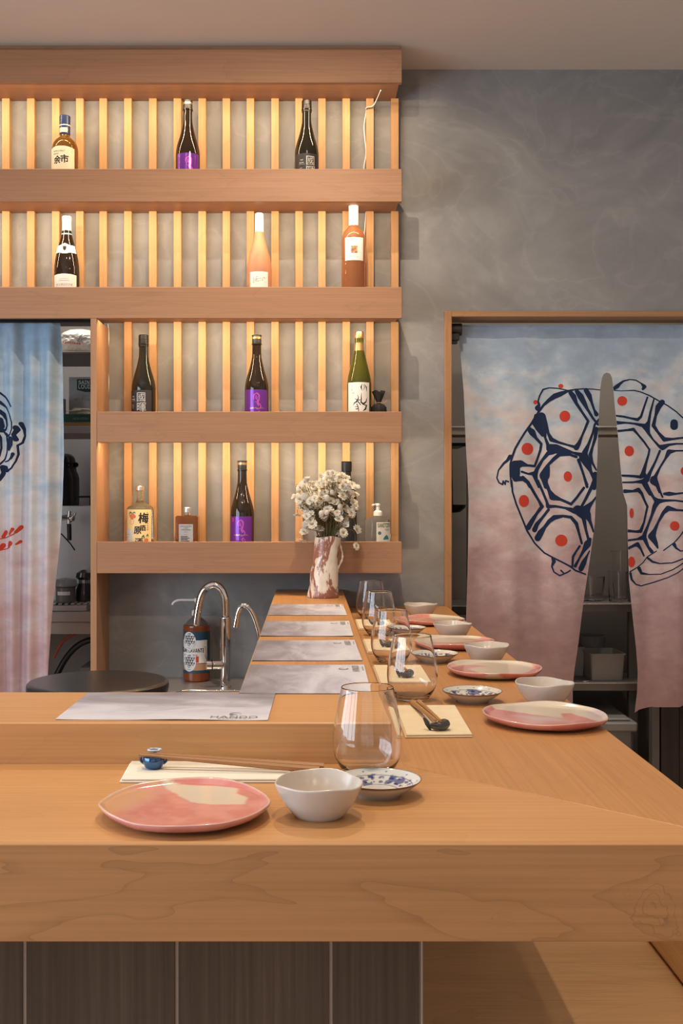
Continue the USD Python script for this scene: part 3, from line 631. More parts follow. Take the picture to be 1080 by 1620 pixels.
# black bottle behind the flowers
t = bottle(548, 3, 'spirit_bottle', 'slim black bottle with black cap standing behind the dried flowers on the lowest shelf', [(0, .004), (.030, 0), (.0340, .004), (.0345, .010), (.0345, .165), (.0330, .185), (.0280, .205), (.0215, .222), (.0165, .236), (.0150, .250), (.0150, .27)], DARKGLASS)
put(t, 'screw_cap', lathe([(.0150, .258), (.0172, .259), (.0175, .291), (.0160, .293), (0, .293)], 36), BLACKM)
put(t, 'paper_label', label_band(.0346, .015, .115, -60, 60), BLACKLABEL, True)

# sanitizer
t = thing('sanitizer_dispenser', 'clear hand sanitizer pump dispenser with white pump at the right of the lowest shelf', 'dispenser', spot(597.5, 3))
put(t, 'bottle_body', lathe([(0, .004), (.038, 0), (.0425, .004), (.0432, .010), (.0432, .094), (.0420, .099), (.0300, .106), (.0150, .112), (.0130, .114), (0, .114)], 48), M('clear_plastic', {'p': ('principled_bsdf', {'base_color': (.95, .93, .90), 'roughness': .06, 'transmission_weight': .95, 'ior': 1.3})}), 40)
put(t, 'pump_collar', lathe([(.0140, .111), (.0152, .112), (.0146, .124), (.0100, .129), (.0070, .130), (0, .130)], 36), WHITE)
put(t, 'pump_head', cat([lathe([(.0066, .129), (.0066, .143), (.0088, .145), (.0090, .150), (.0070, .153), (0, .153)], 28), tube(spl([(0, 0, .148), (-.010, -.004, .149), (-.020, -.010, .146)], 4), .0032, 8)]), WHITE)
lb = put(t, 'paper_label', label_band(.0433, .008, .091, -10, 66), pbr('label_white', (.72, .72, .66), .5), True, label='white label')
put(lb, 'lettering', wrapm(words('SANITIZER', .050, .0215, .074, True, h=.0125), .0438), pbr('dark_green_ink', (.06, .09, .03), .6), True)
put(lb, 'small_lettering', wrap(unary_union([sbox(.020, .067, .044, .0685), sbox(.024, .063, .042, .0645)]), .0438), pbr('blue_ink', (.10, .13, .35), .6), True)
put(lb, 'round_mark', wrap(Point(.003, .055).buffer(.0058), .0438), pbr('blue_mark', (.10, .14, .30), .6), True, label='round blue mark')
put(lb, 'hand_mark', wrap(Polygon([(.016, .036), (.020, .043), (.028, .049), (.033, .046), (.038, .038), (.038, .034), (.016, .033)]), .0438), pbr('teal_mark', (.02, .20, .24), .6), True, label='teal and green mark')

# ------------------------------------------------------------------ tableware on the counter
GLAZE = vcol('pink_glaze', 0.16, 0.5)
PORC = vcol('painted_porcelain', 0.12, 0.4)
PINK, PINK2, CRM, PEACH, LAV = (np.array(q) for q in ((.60, .205, .185), (.66, .285, .255), (.66, .575, .47), (.66, .37, .22), (.56, .44, .48)))


def sstep(a, b, x): t = np.clip((x - a) / (b - a), 0, 1); return t * t * (3 - 2 * t)


import shapely


def inside(poly, P, soft):
    pts = shapely.points(P); d = shapely.distance(poly.exterior, pts); d = np.where(shapely.contains(poly, pts), d, -d)
    return sstep(-soft, soft, d)[:, None]


def plate(x, y, label, seed, patches, r=.0995, rim=.0165):
    n = 150; a = np.arange(n) * 2 * np.pi / n; rr = random.Random(seed); ph = [rr.uniform(0, 6.28) for _ in range(4)]
    edge = 1 + .012 * np.sin(2 * a + ph[0]) + .010 * np.sin(3 * a + ph[1]) + .006 * np.sin(7 * a + ph[2]) + .003 * np.sin(13 * a + ph[3])
    low = [(.0, 0), (.66, 0), (.84, .0035), (.95, .0085), (.99, rim - .0035), (1.0, rim - .001), (.992, rim + .0004), (.975, rim)]
    ins = [(.955, rim - .0012), (.93, rim - .0028), (.90, rim - .0042)] + [(q, rim - .0042 - .0016 * (1 - (q / .9) ** 2)) for q in np.linspace(.875, 0.02, 44)] + [(0, rim - .0058)]
    V, Fc, prof = [], [], low + ins
    for k, (q, z) in enumerate(prof):
        zz = z + (.0012 * np.sin(3 * a + ph[2]) + .0008 * np.sin(5 * a + ph[0])) * (q > .9)
        V.append(np.stack([r * q * edge * np.sin(a), -r * q * edge * np.cos(a), zz if np.ndim(zz) else np.full(n, zz)], 1))
    V = np.vstack(V)
    for i in range(len(prof) - 1):
        j = np.arange(n); a0, a1 = i * n + j, i * n + (j + 1) % n
        Fc += [np.stack([a0, a1, a1 + n], 1), np.stack([a0, a1 + n, a0 + n], 1)]
    Fc = np.vstack(Fc)
    m = trimesh.Trimesh(V, Fc, process=False)
    t = thing('pink_plate', label, 'plate', (x, y, HL), 'hand-made pink and cream plates')
    p = put(t, 'plate_body', m, GLAZE, True)
    U = V[:, :2] / r
    nz = meshkit.fbm(np.c_[U * 3.2, np.full(len(U), seed * 3.7)], 5, seed)
    nz2 = meshkit.fbm(np.c_[U * 9 + 4, np.full(len(U), seed * 1.7)], 3, seed + 9)
    W = U + np.c_[nz - .5, meshkit.fbm(np.c_[U * 3.2 + 7, np.full(len(U), 2.0)], 5, seed + 3) - .5] * .13
    col = PINK * 1 + (PINK2 - PINK) * sstep(.40, .62, nz)[:, None]
    col = col * (1 - .16 * (nz2[:, None] - .5))
    for poly, c, soft in patches:
        k = inside(Polygon(poly), W, soft); col = col * (1 - k) + np.array(c) * k
    rad = np.linalg.norm(U, axis=1) / np.tile(edge, len(prof))
    lip = (sstep(.955, .975, rad) * (1 - sstep(.992, 1.0, rad)))[:, None] * .55 * (np.arange(len(V))[:, None] >= 6 * n)
    col = col * (1 - lip) + CRM * lip
    color_mesh(p, col)
    return t


plate(-.142, 1.2635, 'pink glazed plate with a cream patch at the front edge of the counter', 1,
      [([(-1.1, .62), (-.55, .62), (-.42, .35), (-.62, -.1), (-.75, -.5), (-1.1, -.6)], PEACH, .16),
       ([(-.44, .95), (.0, .86), (.36, .76), (.55, .70), (.55, .50), (.69, .30), (.69, .02), (.30, .02), (.05, .14), (-.12, .36), (-.21, .58), (-.30, .72)], CRM, .02),
       ([(-.6, .8), (-.44, .72), (-.42, .95), (-.6, 1.0)], PEACH, .05)])
plate(.386, 1.782, 'pink plate with cream far side, nearest plate on the right arm of the counter', 2,
      [([(-.85, 1.1), (-.76, .55), (-.35, .28), (.25, -.16), (.30, .2), (.48, .2), (.72, -.5), (1.1, -.6), (1.1, 1.1)], CRM, .03),
       ([(-.45, .0), (.2, -.05), (.25, -.45), (-.3, -.45)], LAV, .2), ([(.75, .3), (1.1, .3), (1.1, -.2), (.8, -.2)], LAV, .15)])
plate(.386, 2.273, 'mostly cream plate with pink patches, second plate along the right arm', 3,
      [([(-1.1, 1.1), (-.75, .2), (-.35, -.35), (-.5, -.75), (-.2, -1.1), (.5, -.6), (.85, .0), (.9, .6), (.4, 1.2)], CRM, .03),
       ([(-.8, .5), (-.3, .55), (-.1, .4), (-.45, .15), (-.6, -.3), (-.9, -.1)], PINK2, .08)])
plate(.362, 2.705, 'cream and pink streaked plate, third plate along the right arm', 4,
      [([(-1.1, 1.1), (-1.1, -.05), (-.3, -.1), (.4, .05), (.75, .4), (.9, 1.1)], CRM, .06), ([(-.6, -.5), (.2, -.6), (.6, -.4), (.1, -.35)], CRM, .15), ([(.3, .6), (1.1, .5), (1.1, .1), (.6, .2)], PINK2, .1)])
plate(.358, 3.205, 'pink plate with cream right side, farthest plate near the back wall', 5,
      [([(.1, 1.1), (.05, .2), (.45, -.4), (1.2, -.5), (1.2, 1.1)], CRM, .06), ([(-.8, .2), (-.2, .3), (-.1, -.2), (-.8, -.2)], PEACH, .3)])

BOWLMAT = cloudy('stoneware_glaze', [(.3, (.52, .455, .40)), (.7, (.60, .53, .47))], 16, 0.22, obj=True, spec=.5)


def bowl(x, y, label, seed):
    rr = random.Random(seed); ph = [rr.uniform(0, 6.28) for _ in range(4)]
    w = lambda a, z: 1 + (.011 * np.sin(2 * a + ph[0]) + .006 * np.sin(3 * a + ph[1]) + .003 * np.sin(6 * a + ph[2])) * (.35 + z / .04)
    out = [(0, .0025), (.022, .002), (.024, 0), (.027, 0), (.030, .0035), (.0375, .012), (.0435, .022), (.0485, .032), (.0510, .0385)]
    inn = [(.0512, .0402), (.0500, .0410), (.0487, .0400), (.0462, .033), (.0405, .0225), (.0325, .013), (.022, .0075), (.010, .0055), (0, .005)]
    m = lathe(out + inn, 72, w); a = np.arctan2(m.vertices[:, 0], -m.vertices[:, 1])
    m.vertices[:, 2] += (.0013 * np.sin(2 * a + ph[3]) + .0008 * np.sin(5 * a)) * sstep(.01, .04, m.vertices[:, 2])
    t = thing('stoneware_bowl', label, 'bowl', (x, y, HL), 'small off-white stoneware bowls'); put(t, 'bowl_body', m, BOWLMAT, True)


bowl(.012, 1.258, 'off-white stoneware bowl beside the front pink plate', 1)
bowl(.420, 1.940, 'off-white stoneware bowl between the first and second plates of the right arm', 2)
bowl(.397, 2.440, 'off-white stoneware bowl between the second and third plates of the right arm', 3)
bowl(.378, 2.862, 'off-white stoneware bowl between the third and fourth plates of the right arm', 4)
bowl(.347, 3.385, 'off-white stoneware bowl closest to the back wall', 5)


def dish(x, y, label, seed, r=.054, turn=0.0):
    n = 140; a = np.arange(n) * 2 * np.pi / n
    prof = [(0, .0025), (.44, .0022), (.47, 0), (.53, 0), (.55, .003), (.75, .0095), (.93, .0165), (.99, .0195), (1.0, .0205), (.985, .0208), (.965, .0198)] + [(q, .0045 + .0150 * max(0, (q - .35) / .62) ** 1.4) for q in np.linspace(.945, .02, 48)] + [(0, .0045)]
    V = np.vstack([np.stack([r * q * np.sin(a), -r * q * np.cos(a), np.full(n, z)], 1) for q, z in prof]); Fc = []
    for i in range(len(prof) - 1):
        j = np.arange(n); a0, a1 = i * n + j, i * n + (j + 1) % n
        Fc += [np.stack([a0, a1, a1 + n], 1), np.stack([a0, a1 + n, a0 + n], 1)]
    t = thing('sauce_dish', label, 'dish', (x, y, HL), 'small blue and white painted sauce dishes', rotz=turn)
    p = put(t, 'dish_body', trimesh.Trimesh(V, np.vstack(Fc), process=False), PORC, True)
    q = np.repeat([b for b, _ in prof], n); A = np.tile(a, len(prof)); top = np.repeat(np.arange(len(prof)) >= 10, n)
    white, blue, brown = np.array((.62, .61, .57)), np.array((.025, .035, .17)), np.array((.16, .075, .035))
    P = np.stack([q * np.cos(A), q * np.sin(A)], 1); nz = meshkit.fbm(np.c_[P * 7, np.full(len(P), seed)], 3, seed); nf = meshkit.fbm(np.c_[P * 22, np.full(len(P), seed)], 2, seed + 2)
    ring = sstep(.44, .48, q) * (1 - sstep(.80, .84, q))
    pet = np.abs(np.sin(4 * A + 5.0 * (q - .6))) ; scroll = np.abs(np.sin(9 * A) * np.cos(22 * q))
    k = ring * np.clip(sstep(.50, .56, nz) * .8 + (scroll > .62) * .8 * (nf > .38) + ((np.abs(q - .79) < .012) | (np.abs(q - .47) < .012)) * .8, 0, 1)
    if seed == 1: k = k * (np.sin(A + .6) > -.85)
    else: k = np.clip(k + (1 - sstep(.40, .44, q)) * (np.abs(np.sin(3 * A) * .3 - q + .1) < .05) * .9, 0, 1)
    dots = (np.abs(q - .90) < .02) & (np.abs(np.sin(5 * A)) < .14)
    col = white * (1 - (k * top)[:, None]) + blue * (k * top)[:, None]
    col[dots & top] = (.10, .14, .20)
    br = (q > .972) & (np.repeat(np.arange(len(prof)), n) >= 7); col[br] = brown
    color_mesh(p, col); return t


dish(.086, 1.348, 'blue patterned sauce dish in front of the nearest glass', 1, r=.0535, turn=20)
dish(.295, 1.968, 'blue patterned sauce dish beside the second nearest glass', 2, turn=60)
dish(.283, 2.452, 'blue patterned sauce dish left of the second bowl on the right arm', 3, turn=200)
dish(.263, 2.945, 'blue patterned sauce dish seen behind the third nearest glass', 4, turn=120)


def glass(x, y, label, k=1.0):
    o = [(0, 0), (.022, 0), (.0265, .0012), (.0305, .005), (.0385, .016), (.0435, .028), (.0458, .042), (.0455, .056), (.0430, .074), (.0390, .095), (.0352, .1145), (.0347, .1172)]
    i = [(.0341, .1180), (.0337, .1172), (.0341, .1140), (.0378, .095), (.0418, .074), (.0443, .056), (.0446, .042), (.0424, .0285), (.0374, .018), (.0295, .0105), (.020, .0080), (0, .0072)]
    p = np.vstack([spl(o, 3), spl(i, 3)]); p[:, 0] = np.maximum(p[:, 0], 0)
    t = thing('glass_tumbler', label, 'glass', (x, y, HL), 'stemless glasses along the counter'); put(t, 'glass_body', lathe(p * k, 72), CLEAR, True)


glass(X(581, 1.438), 1.438, 'stemless clear glass nearest the camera, behind the front sauce dish')
glass(.1885, 1.985, 'stemless clear glass second from the camera, at the end of the first napkin')
glass(.1850, 2.440, 'stemless clear glass third from the camera along the right arm')
glass(.1885, 2.930, 'stemless clear glass fourth from the camera along the right arm')
glass(.1900, 3.330, 'stemless clear glass farthest away, near the back wall')

NAPKIN = cloudy('cream_napkin', [(.3, (.74, .63, .44)), (.7, (.80, .70, .52))], 30, .9, bump=.15, bscale=500, bd=.0004)
NAPKINW = cloudy('white_napkin', [(.3, (.78, .72, .60)), (.7, (.83, .78, .68))], 30, .9, bump=.15, bscale=500, bd=.0004)


def napkin(quad, label, mat, h=.006):
    c = np.mean(quad, axis=0); q = [(x - c[0], y - c[1]) for x, y in quad]
    t = thing('napkin', label, 'napkin', (c[0], c[1], HL), 'folded cloth napkins')
    put(t, 'napkin_fold', prism(q, 0, h * .5, .0012), mat, 40)
    q2 = [(x * .985 + .0008, y * .992) for x, y in q]
    put(t, 'napkin_fold', prism(q2, h * .5 + .0002, h, .0013), mat, 40)


napkin([(-.243, 1.402), (-.022, 1.402), (-.024, 1.494), (-.246, 1.498)], 'cream folded napkin behind the front pink plate', NAPKINW)
napkin([(.1475, 1.665), (.251, 1.670), (.256, 1.905), (.150, 1.905)], 'cream folded napkin nearest on the right arm, under the dark leaf-shaped rest', NAPKIN)
for y, l in ((2.135, 'cream folded napkin behind the second nearest glass'), (2.575, 'cream folded napkin behind the third nearest glass'), (3.04, 'cream folded napkin behind the fourth nearest glass')):
    napkin([(.139, y), (.246, y + .004), (.246, y + .232), (.139, y + .232)], l, NAPKIN)

BLUEGLAZE = M('blue_metallic_glaze', {'p': ('principled_bsdf', {'base_color': (.06, .13, .28), 'roughness': .10, 'metallic': .8})})
DARKGLAZE = M('dark_grey_glaze', {'p': ('principled_bsdf', {'base_color': (.045, .045, .05), 'roughness': .14, 'coat_weight': .6})})
STICK = wood('chopstick_wood', 'x', (.42, .20, .08), (.32, .14, .05), rough=.4, lines=.1, ls=20)
STICKY = wood('chopstick_wood_y', 'y', (.50, .27, .11), (.40, .19, .07), rough=.4, lines=.1, ls=20)
NH = HL + .006
t = thing('chopstick_rest', 'shiny blue pot-shaped chopstick rest on the front napkin', 'chopstick rest', (X(243, 1.455), 1.455, NH))
put(t, 'rest_body', lathe([(0, 0), (.0085, 0), (.0115, .0025), (.0142, .008), (.0148, .0125), (.0135, .0158), (.0105, .0165), (.0095, .015), (.006, .013), (0, .0125)], 40), BLUEGLAZE, 50)
for sx in (-1, 1): put(t, 'lug', tube(spl([(sx * .0128, 0, .0065), (sx * .0172, 0, .0105), (sx * .0168, 0, .0165), (sx * .0128, 0, .0155)], 5), .0017, 8), BLUEGLAZE)
put(t, 'ring', tube([(.0088 * math.cos(q), .0105 + .0062 * math.sin(q), .0225) for q in np.linspace(0, 2 * np.pi, 25)], .0014, 8, False), pbr('pale_glaze', (.45, .50, .55), .15), label='pale glazed ring')
put(t, 'ring_post', tube([(0, .0075, .013), (0, .0105, .0222)], .0022, 8), BLUEGLAZE)


def chopstick(a, b, mat, label, group, w0=.0023, w1=.0050):
    a, b = np.array(a, float), np.array(b, float); d = (b - a) / np.linalg.norm(b - a); u = np.cross(d, [0, 0, 1]); u /= np.linalg.norm(u); w = np.cross(u, d); P = []
    for c, r in ((a, w0), (b, w1)):
        for s in range(8):
            q = s * math.pi / 4 + math.pi / 8; P.append(c + r * (math.cos(q) * u + math.sin(q) * w))
    m = hullpts(np.array(P) - a)
    t = thing('chopstick', label, 'chopstick', a, group); put(t, 'stick', m, mat, 20)


zr = NH + .0188
chopstick((X(220, 1.452), 1.452, zr), (X(505, 1.425), 1.428, NH + .0045), STICK, 'brown chopstick on the blue rest, the one nearer the camera', 'pair of chopsticks on the front napkin')
chopstick((X(224, 1.461), 1.461, zr), (X(512, 1.450), 1.446, NH + .0045), STICK, 'brown chopstick on the blue rest, the one farther from the camera', 'pair of chopsticks on the front napkin')


def leaf_rest(x, y, label):
    t = thing('chopstick_rest', label, 'chopstick rest', (x, y, NH), 'dark leaf-shaped chopstick rests')
    put(t, 'rest_body', cat([tube(spl([(-.006, 0, .007), (.002, -.004, .0075), (.011, -.002, .008), (.016, .004, .009), (.0135, .010, .0105), (.008, .011, .0105)], 6), np.interp(np.linspace(0, 1, 31), [0, .3, .7, 1], [.0045, .0072, .0065, .004]), 12), ball((-.006, 0, .007), .0046, 2), ball((.008, .011, .0105), .0042, 2)]), DARKGLAZE, True)
    leaf = hullpts([(-.0075, -.002, 0.0005), (-.0075, .002, .0005), (-.0105, .004, .0125), (-.0165, .006, .0185), (-.0190, .005, .0190), (-.0200, .002, .0170), (-.0170, -.002, .0090), (-.0110, -.004, .001)])
    put(t, 'leaf', leaf, DARKGLAZE, 40)


leaf_rest(.198, 1.695, 'dark grey leaf-shaped chopstick rest on the nearest right-arm napkin')
leaf_rest(.190, 2.195, 'dark grey leaf-shaped chopstick rest on the napkin behind the second nearest glass')
leaf_rest(.188, 2.640, 'dark grey leaf-shaped chopstick rest on the napkin behind the third nearest glass')
leaf_rest(.188, 3.085, 'dark grey leaf-shaped chopstick rest on the farthest napkin')
for y, l in ((1.695, 'nearest right-arm napkin'), (2.195, 'napkin behind the second glass'), (2.640, 'napkin behind the third glass'), (3.085, 'farthest napkin')):
    x = .198 if y < 2 else .190
    chopstick((x - .001, y - .008, NH + .0165), (x - .017, y + .21, NH + .0045), STICKY, 'light wood chopstick on the %s, left one of its pair' % l, 'chopsticks along the right arm')
    chopstick((x + .006, y - .008, NH + .0165), (x - .005, y + .21, NH + .0045), STICKY, 'light wood chopstick on the %s, right one of its pair' % l, 'chopsticks along the right arm')

# placemats on the raised ledge
def matpaper(k):
    return M('placemat_paper_%d' % k, {
        't': ('texture_coordinate', {}), 's': ('separate_xyz', {}), 'm': ('mapping', {'scale': (4.5, 11, 1), 'location': (k * 2.3, k * 1.1, 0)}), 'n': ('noise_texture', {'scale': 1.6, 'detail': 6.0, 'roughness': .62, 'distortion': .5}),
        'a': ('math', {'math_type': 'multiply_add', 'value2': 3.0, 'value3': 0.13}), 'b': ('math', {'math_type': 'add'}),
        'r': ('rgb_ramp', {'ramp': [(.22, (.64, .64, .69)), (.50, (.52, .515, .60)), (.74, (.32, .305, .365)), (1.0, (.20, .185, .21))]}), 'p': ('principled_bsdf', {'roughness': .6, 'specular_ior_level': .3})},
        [('t.object', 's.vector'), ('t.object', 'm.vector'), ('m.vector', 'n.vector'), ('s.y', 'a.value1'), ('a.value', 'b.value1'), ('n.fac', 'b.value2'), ('b.value', 'r.fac'), ('r.color', 'p.base_color')])


def mat(x, y, rot, label, k, w=.297, d=.21):
    n, mm = 24, 10; gx, gy = np.meshgrid(np.linspace(-w / 2, w / 2, n), np.linspace(-d / 2, d / 2, mm))
    rr = random.Random(k + 20); p1 = rr.uniform(0, 6)
    zz = .0008 + .0012 * np.maximum(0, np.sin(gx * 21 + p1)) * np.abs(gy / (d / 2)) ** 3 + .0006 * np.abs(gx / (w / 2)) ** 6
    V = np.stack([gx.ravel(), gy.ravel(), zz.ravel()], 1); i = np.arange(n * mm).reshape(mm, n)
    Q = np.stack([i[:-1, :-1].ravel(), i[:-1, 1:].ravel(), i[1:, 1:].ravel(), i[1:, :-1].ravel()], 1)
    t = thing('placemat', label, 'placemat', (x, y, HR), 'lavender grey paper placemats', rotz=rot)
    b = put(t, 'paper', solid(trimesh.Trimesh(V, np.vstack([Q[:, [0, 1, 2]], Q[:, [0, 2, 3]]]), process=False), (0, 0, -.0005)), matpaper(k), 60)
    tx = words('HANDO', .066, .100, -.094, h=.0125)
    put(t, 'lettering', move(tx, [0, 0, .0021]), GREYINK)
    ring = Point(.100, -.066).buffer(.0085).difference(Point(.1015, -.066).buffer(.0065)).difference(sbox(.103, -.08, .12, -.066))
    put(t, 'round_mark', extr(ring, .0002, .0021), GREYINK, label='small broken ring mark')
    put(t, 'small_line', extr(unary_union([sbox(.078 + .006 * q, -.1015, .082 + .006 * q, -.1000) for q in range(8)]), .0002, .0021), GREYINK)


def solid(m, d):
    """Gives a sheet a thickness along d."""
    m = m.copy(); m.merge_vertices(); n = len(m.vertices); e = np.sort(m.edges, axis=1); u, inv, cnt = np.unique(e, axis=0, return_inverse=True, return_counts=True)
    bd = m.edges[cnt[inv] == 1]
    V = np.vstack([m.vertices, m.vertices + np.array(d)]); Fq = [m.faces, m.faces[:, ::-1] + n]
    a, b = bd[:, 0], bd[:, 1]; Fq += [np.stack([b, a, a + n], 1), np.stack([b, a + n, b + n], 1)]
    return trimesh.Trimesh(V, np.vstack(Fq), process=False)


mat(-.203, 1.6245, -1.2, 'lavender paper placemat on the front ledge, left of the nearest glass', 1)
for k, (ya, l) in enumerate(((1.8725, 'nearest on the right arm ledge, beside the second glass'), (2.224, 'second along the right arm ledge'), (2.596, 'third along the right arm ledge'), (3.040, 'farthest along the ledge, in front of the vase'))):
    mat(-.004, ya, 90 + (-.6, .5, -.3, .4)[k], 'lavender paper placemat ' + l, 2 + k)

# ------------------------------------------------------------------ the printed curtains
def cloth_mat(name, z0, z1, ramp, seed):
    return M(name, {
        'g': ('geometry', {}), 's': ('separate_xyz', {}), 'mr': ('map_range', {'from_min': z0, 'from_max': z1, 'to_min': 0.0, 'to_max': 1.0, 'clamp': False}),
        'm': ('mapping', {'scale': (4.6, .4, 7.0), 'location': (seed, seed * .7, seed * 1.3)}), 'n': ('noise_texture', {'scale': 1.5, 'detail': 6.0, 'roughness': .66, 'distortion': .35}),
        'n2': ('noise_texture', {'scale': 3.1, 'detail': 3.0, 'roughness': .6}),
        'a': ('math', {'math_type': 'multiply_add', 'value2': 1.0, 'value3': -0.5}), 'b': ('math', {'math_type': 'add'}),
        'r': ('rgb_ramp', {'ramp': ramp}), 'r2': ('rgb_ramp', {'ramp': [(.3, (.84, .83, .84)), (.55, (1, 1, 1)), (.75, (1.16, 1.13, 1.1))]}), 'x': ('mix', {'mix_type': 'multiply', 'fac': .8}),
        'd': ('principled_bsdf', {'roughness': .9, 'specular_ior_level': .15, 'sheen_weight': .15}), 'tr': ('translucent_bsdf', {}), 'mx': ('mix_closure', {'fac': .22})},
        [('g.position', 's.vector'), ('s.z', 'mr.value'), ('g.position', 'm.vector'), ('m.vector', 'n.vector'), ('m.vector', 'n2.vector'), ('n.fac', 'a.value1'), ('a.value', 'b.value1'), ('mr.result', 'b.value2'),
         ('b.value', 'r.fac'), ('n2.fac', 'r2.fac'), ('r.color', 'x.color1'), ('r2.color', 'x.color2'), ('x.color', 'd.base_color'), ('x.color', 'tr.color'), ('d.BSDF', 'mx.closure1'), ('tr.BSDF', 'mx.closure2')], 'mx.closure')


def cloth(poly, D0, fold, sx, sy):
    v, f = tri2(poly, sx, sy)
    return to3(v, D0, fold), f


def to3(v, D0, fold, off=0.0):
    px, py = v[:, 0], -v[:, 1]
    return np.stack([(px - VX) * D0 / F, D0 + fold(px, py) - off, CZ + (VY - py) * D0 / F], 1)


def flip(pts): return [(x, -y) for x, y in pts]


def prints(parent, name, shape, D0, fold, mat, label, sx=6, sy=14):
    v, f = tri2(shape, sx, sy)
    put(parent, name, trimesh.Trimesh(to3(v, D0, fold, .0011), f, process=False), mat, True, label=label)


# left curtain
DL = 3.615
redge = [(94, 504), (97, 560), (99, 650), (101, 720), (98, 790), (93, 850), (88, 900), (82, 970), (77, 1060), (75, 1150)]


def fold_l(x, y):
    g = np.clip((y - 500) / 70, 0.35, 1); ph = .0022 * (y - 500) * np.sin(x / 60.0)
    return .016 * np.sin(x * 2 * np.pi / 29.0 + ph) * g + .008 * np.sin(x * 2 * np.pi / 61 + 1 + .004 * y)


pl = Polygon(flip([(-150, 504)] + redge + [(-150, 1150)]))
NAVYDYE = pbr('navy_dye', (.018, .030, .070), .9, specular_ior_level=.1)
REDDYE = pbr('red_dye', (.50, .055, .035), .9, specular_ior_level=.1)
CL = cloth_mat('dyed_cloth_left', 0.65, 2.07, [(0, (.60, .41, .46)), (.22, (.68, .50, .53)), (.42, (.75, .67, .72)), (.6, (.71, .725, .77)), (.8, (.49, .63, .76)), (1, (.36, .53, .71))], 3.0)
t = thing('printed_curtain', 'pleated blue to pink curtain with navy swirl print at the left edge', 'curtain', (0, 0, 0), 'dyed printed curtains')
v, f = tri2(pl, 3.5, 14); V = to3(v, DL, fold_l)
put(t, 'cloth', solid(trimesh.Trimesh(V, f, process=False), (0, .001, 0)), CL, 60)
k5 = 1 / 5.4
oct_ = [[(0, 115, 16), (40, 150, 14), (80, 195, 16), (107, 238, 9)], [(0, 195, 26), (50, 240, 14), (90, 300, 10), (112, 370, 10), (112, 430, 10), (95, 475, 12), (75, 485, 20), (50, 465, 20)], [(0, 275, 34), (30, 300, 34), (52, 345, 22), (60, 395, 18), (45, 430, 18), (20, 440, 30), (0, 435, 36)], [(0, 350, 50), (6, 400, 60), (0, 430, 40)],
        [(20, 435, 14), (55, 480, 20), (65, 550, 20), (60, 620, 16), (40, 680, 14), (0, 730, 14)], [(-10, 455, 12), (10, 500, 14), (12, 590, 14), (0, 660, 12)], [(95, 515, 52), (96, 560, 48), (85, 600, 28)], [(140, 415, 40), (150, 430, 36), (125, 475, 30), (140, 515, 36)], [(172, 378, 34), (195, 425, 30), (202, 480, 22), (180, 540, 18), (150, 565, 14), (155, 640, 14), (140, 700, 12), (110, 760, 14), (70, 785, 20), (45, 765, 56), (20, 750, 36), (30, 800, 36), (0, 860, 24)], [(120, 640, 28), (108, 672, 22), (80, 695, 14), (40, 705, 10)],
        [(-30, 90, 14), (0, 115, 16)], [(-120, 200, 30), (-60, 170, 26), (0, 195, 26)], [(-160, 330, 20), (-110, 260, 22), (-40, 260, 30), (0, 275, 34)], [(-200, 480, 18), (-170, 560, 18), (-90, 640, 16), (0, 660, 12)], [(-180, 700, 16), (-90, 760, 18), (0, 730, 14)], [(-60, 840, 20), (0, 860, 24)]]
shape = unary_union([brush([(x * k5, -(600 + y * k5), w * k5) for x, y, w in q]) for q in oct_]).intersection(pl)
prints(t, 'swirl_print', shape, DL, fold_l, NAVYDYE, 'navy swirling line print', 3.5)
red_ = [[(-60, 1385, 8), (0, 1365, 8), (60, 1350, 8), (120, 1325, 8), (150, 1300, 8)], [(48, 1308, 36), (25, 1345, 26)], [(115, 1280, 28), (88, 1322, 18)], [(170, 1265, 34), (138, 1305, 22)], [(-60, 1480, 10), (0, 1460, 10), (50, 1450, 8), (90, 1435, 8)], [(26, 1420, 40), (5, 1450, 30)], [(95, 1400, 40), (78, 1428, 20)], [(165, 1388, 26), (138, 1410, 12)], [(-30, 1330, 34), (-50, 1370, 20)]]
shape = unary_union([brush([(x * k5, -(600 + y * k5), w * k5) for x, y, w in q]) for q in red_]).intersection(pl)
prints(t, 'red_print', shape, DL, fold_l, REDDYE, 'red brush marks', 3.5)
single('curtain_rail', rbox(-1.70, -.705, 3.592, 3.607, Z(503, 3.6) - .016, Z(503, 3.6) - .004), BLACKM, 'dark rail above the left curtain, under the third shelf', 'rail')

# right noren
DR = 3.79
left = [(723, 514), (728, 560), (733, 620), (736, 700), (741, 790), (740, 860), (738, 940), (736, 1000), (735, 1060), (735, 1150)]
sl = [(959.6, 589.5), (955, 591.5), (952.2, 598), (949.6, 615), (948, 640), (946, 700), (944, 760), (941, 830), (932, 895), (923, 955), (915, 1015), (908, 1058), (905, 1090), (906, 1150)]
sr = [(960.4, 589.5), (965, 591.5), (968, 598), (970, 615), (972, 640), (977, 690), (981, 740), (985, 780), (991, 800), (992, 860), (994, 920), (1000, 975), (1006, 1025), (1009, 1062), (1008, 1095), (1004, 1128)]
pr = Polygon(flip(left + sl[::-1] + sr + [(1012, 1123), (1030, 1119), (1074, 1118), (1085, 1112), (1172, 1108), (1176, 514)]))


def fold_r(x, y):
    g = .15 + .85 * np.clip((y - 520) / 420, 0, 1)
    return (.009 * np.sin(x * 2 * np.pi / 88.0 + .0030 * y + .8) + .0018 * np.sin(x * 2 * np.pi / 33.0 - .005 * y)) * g


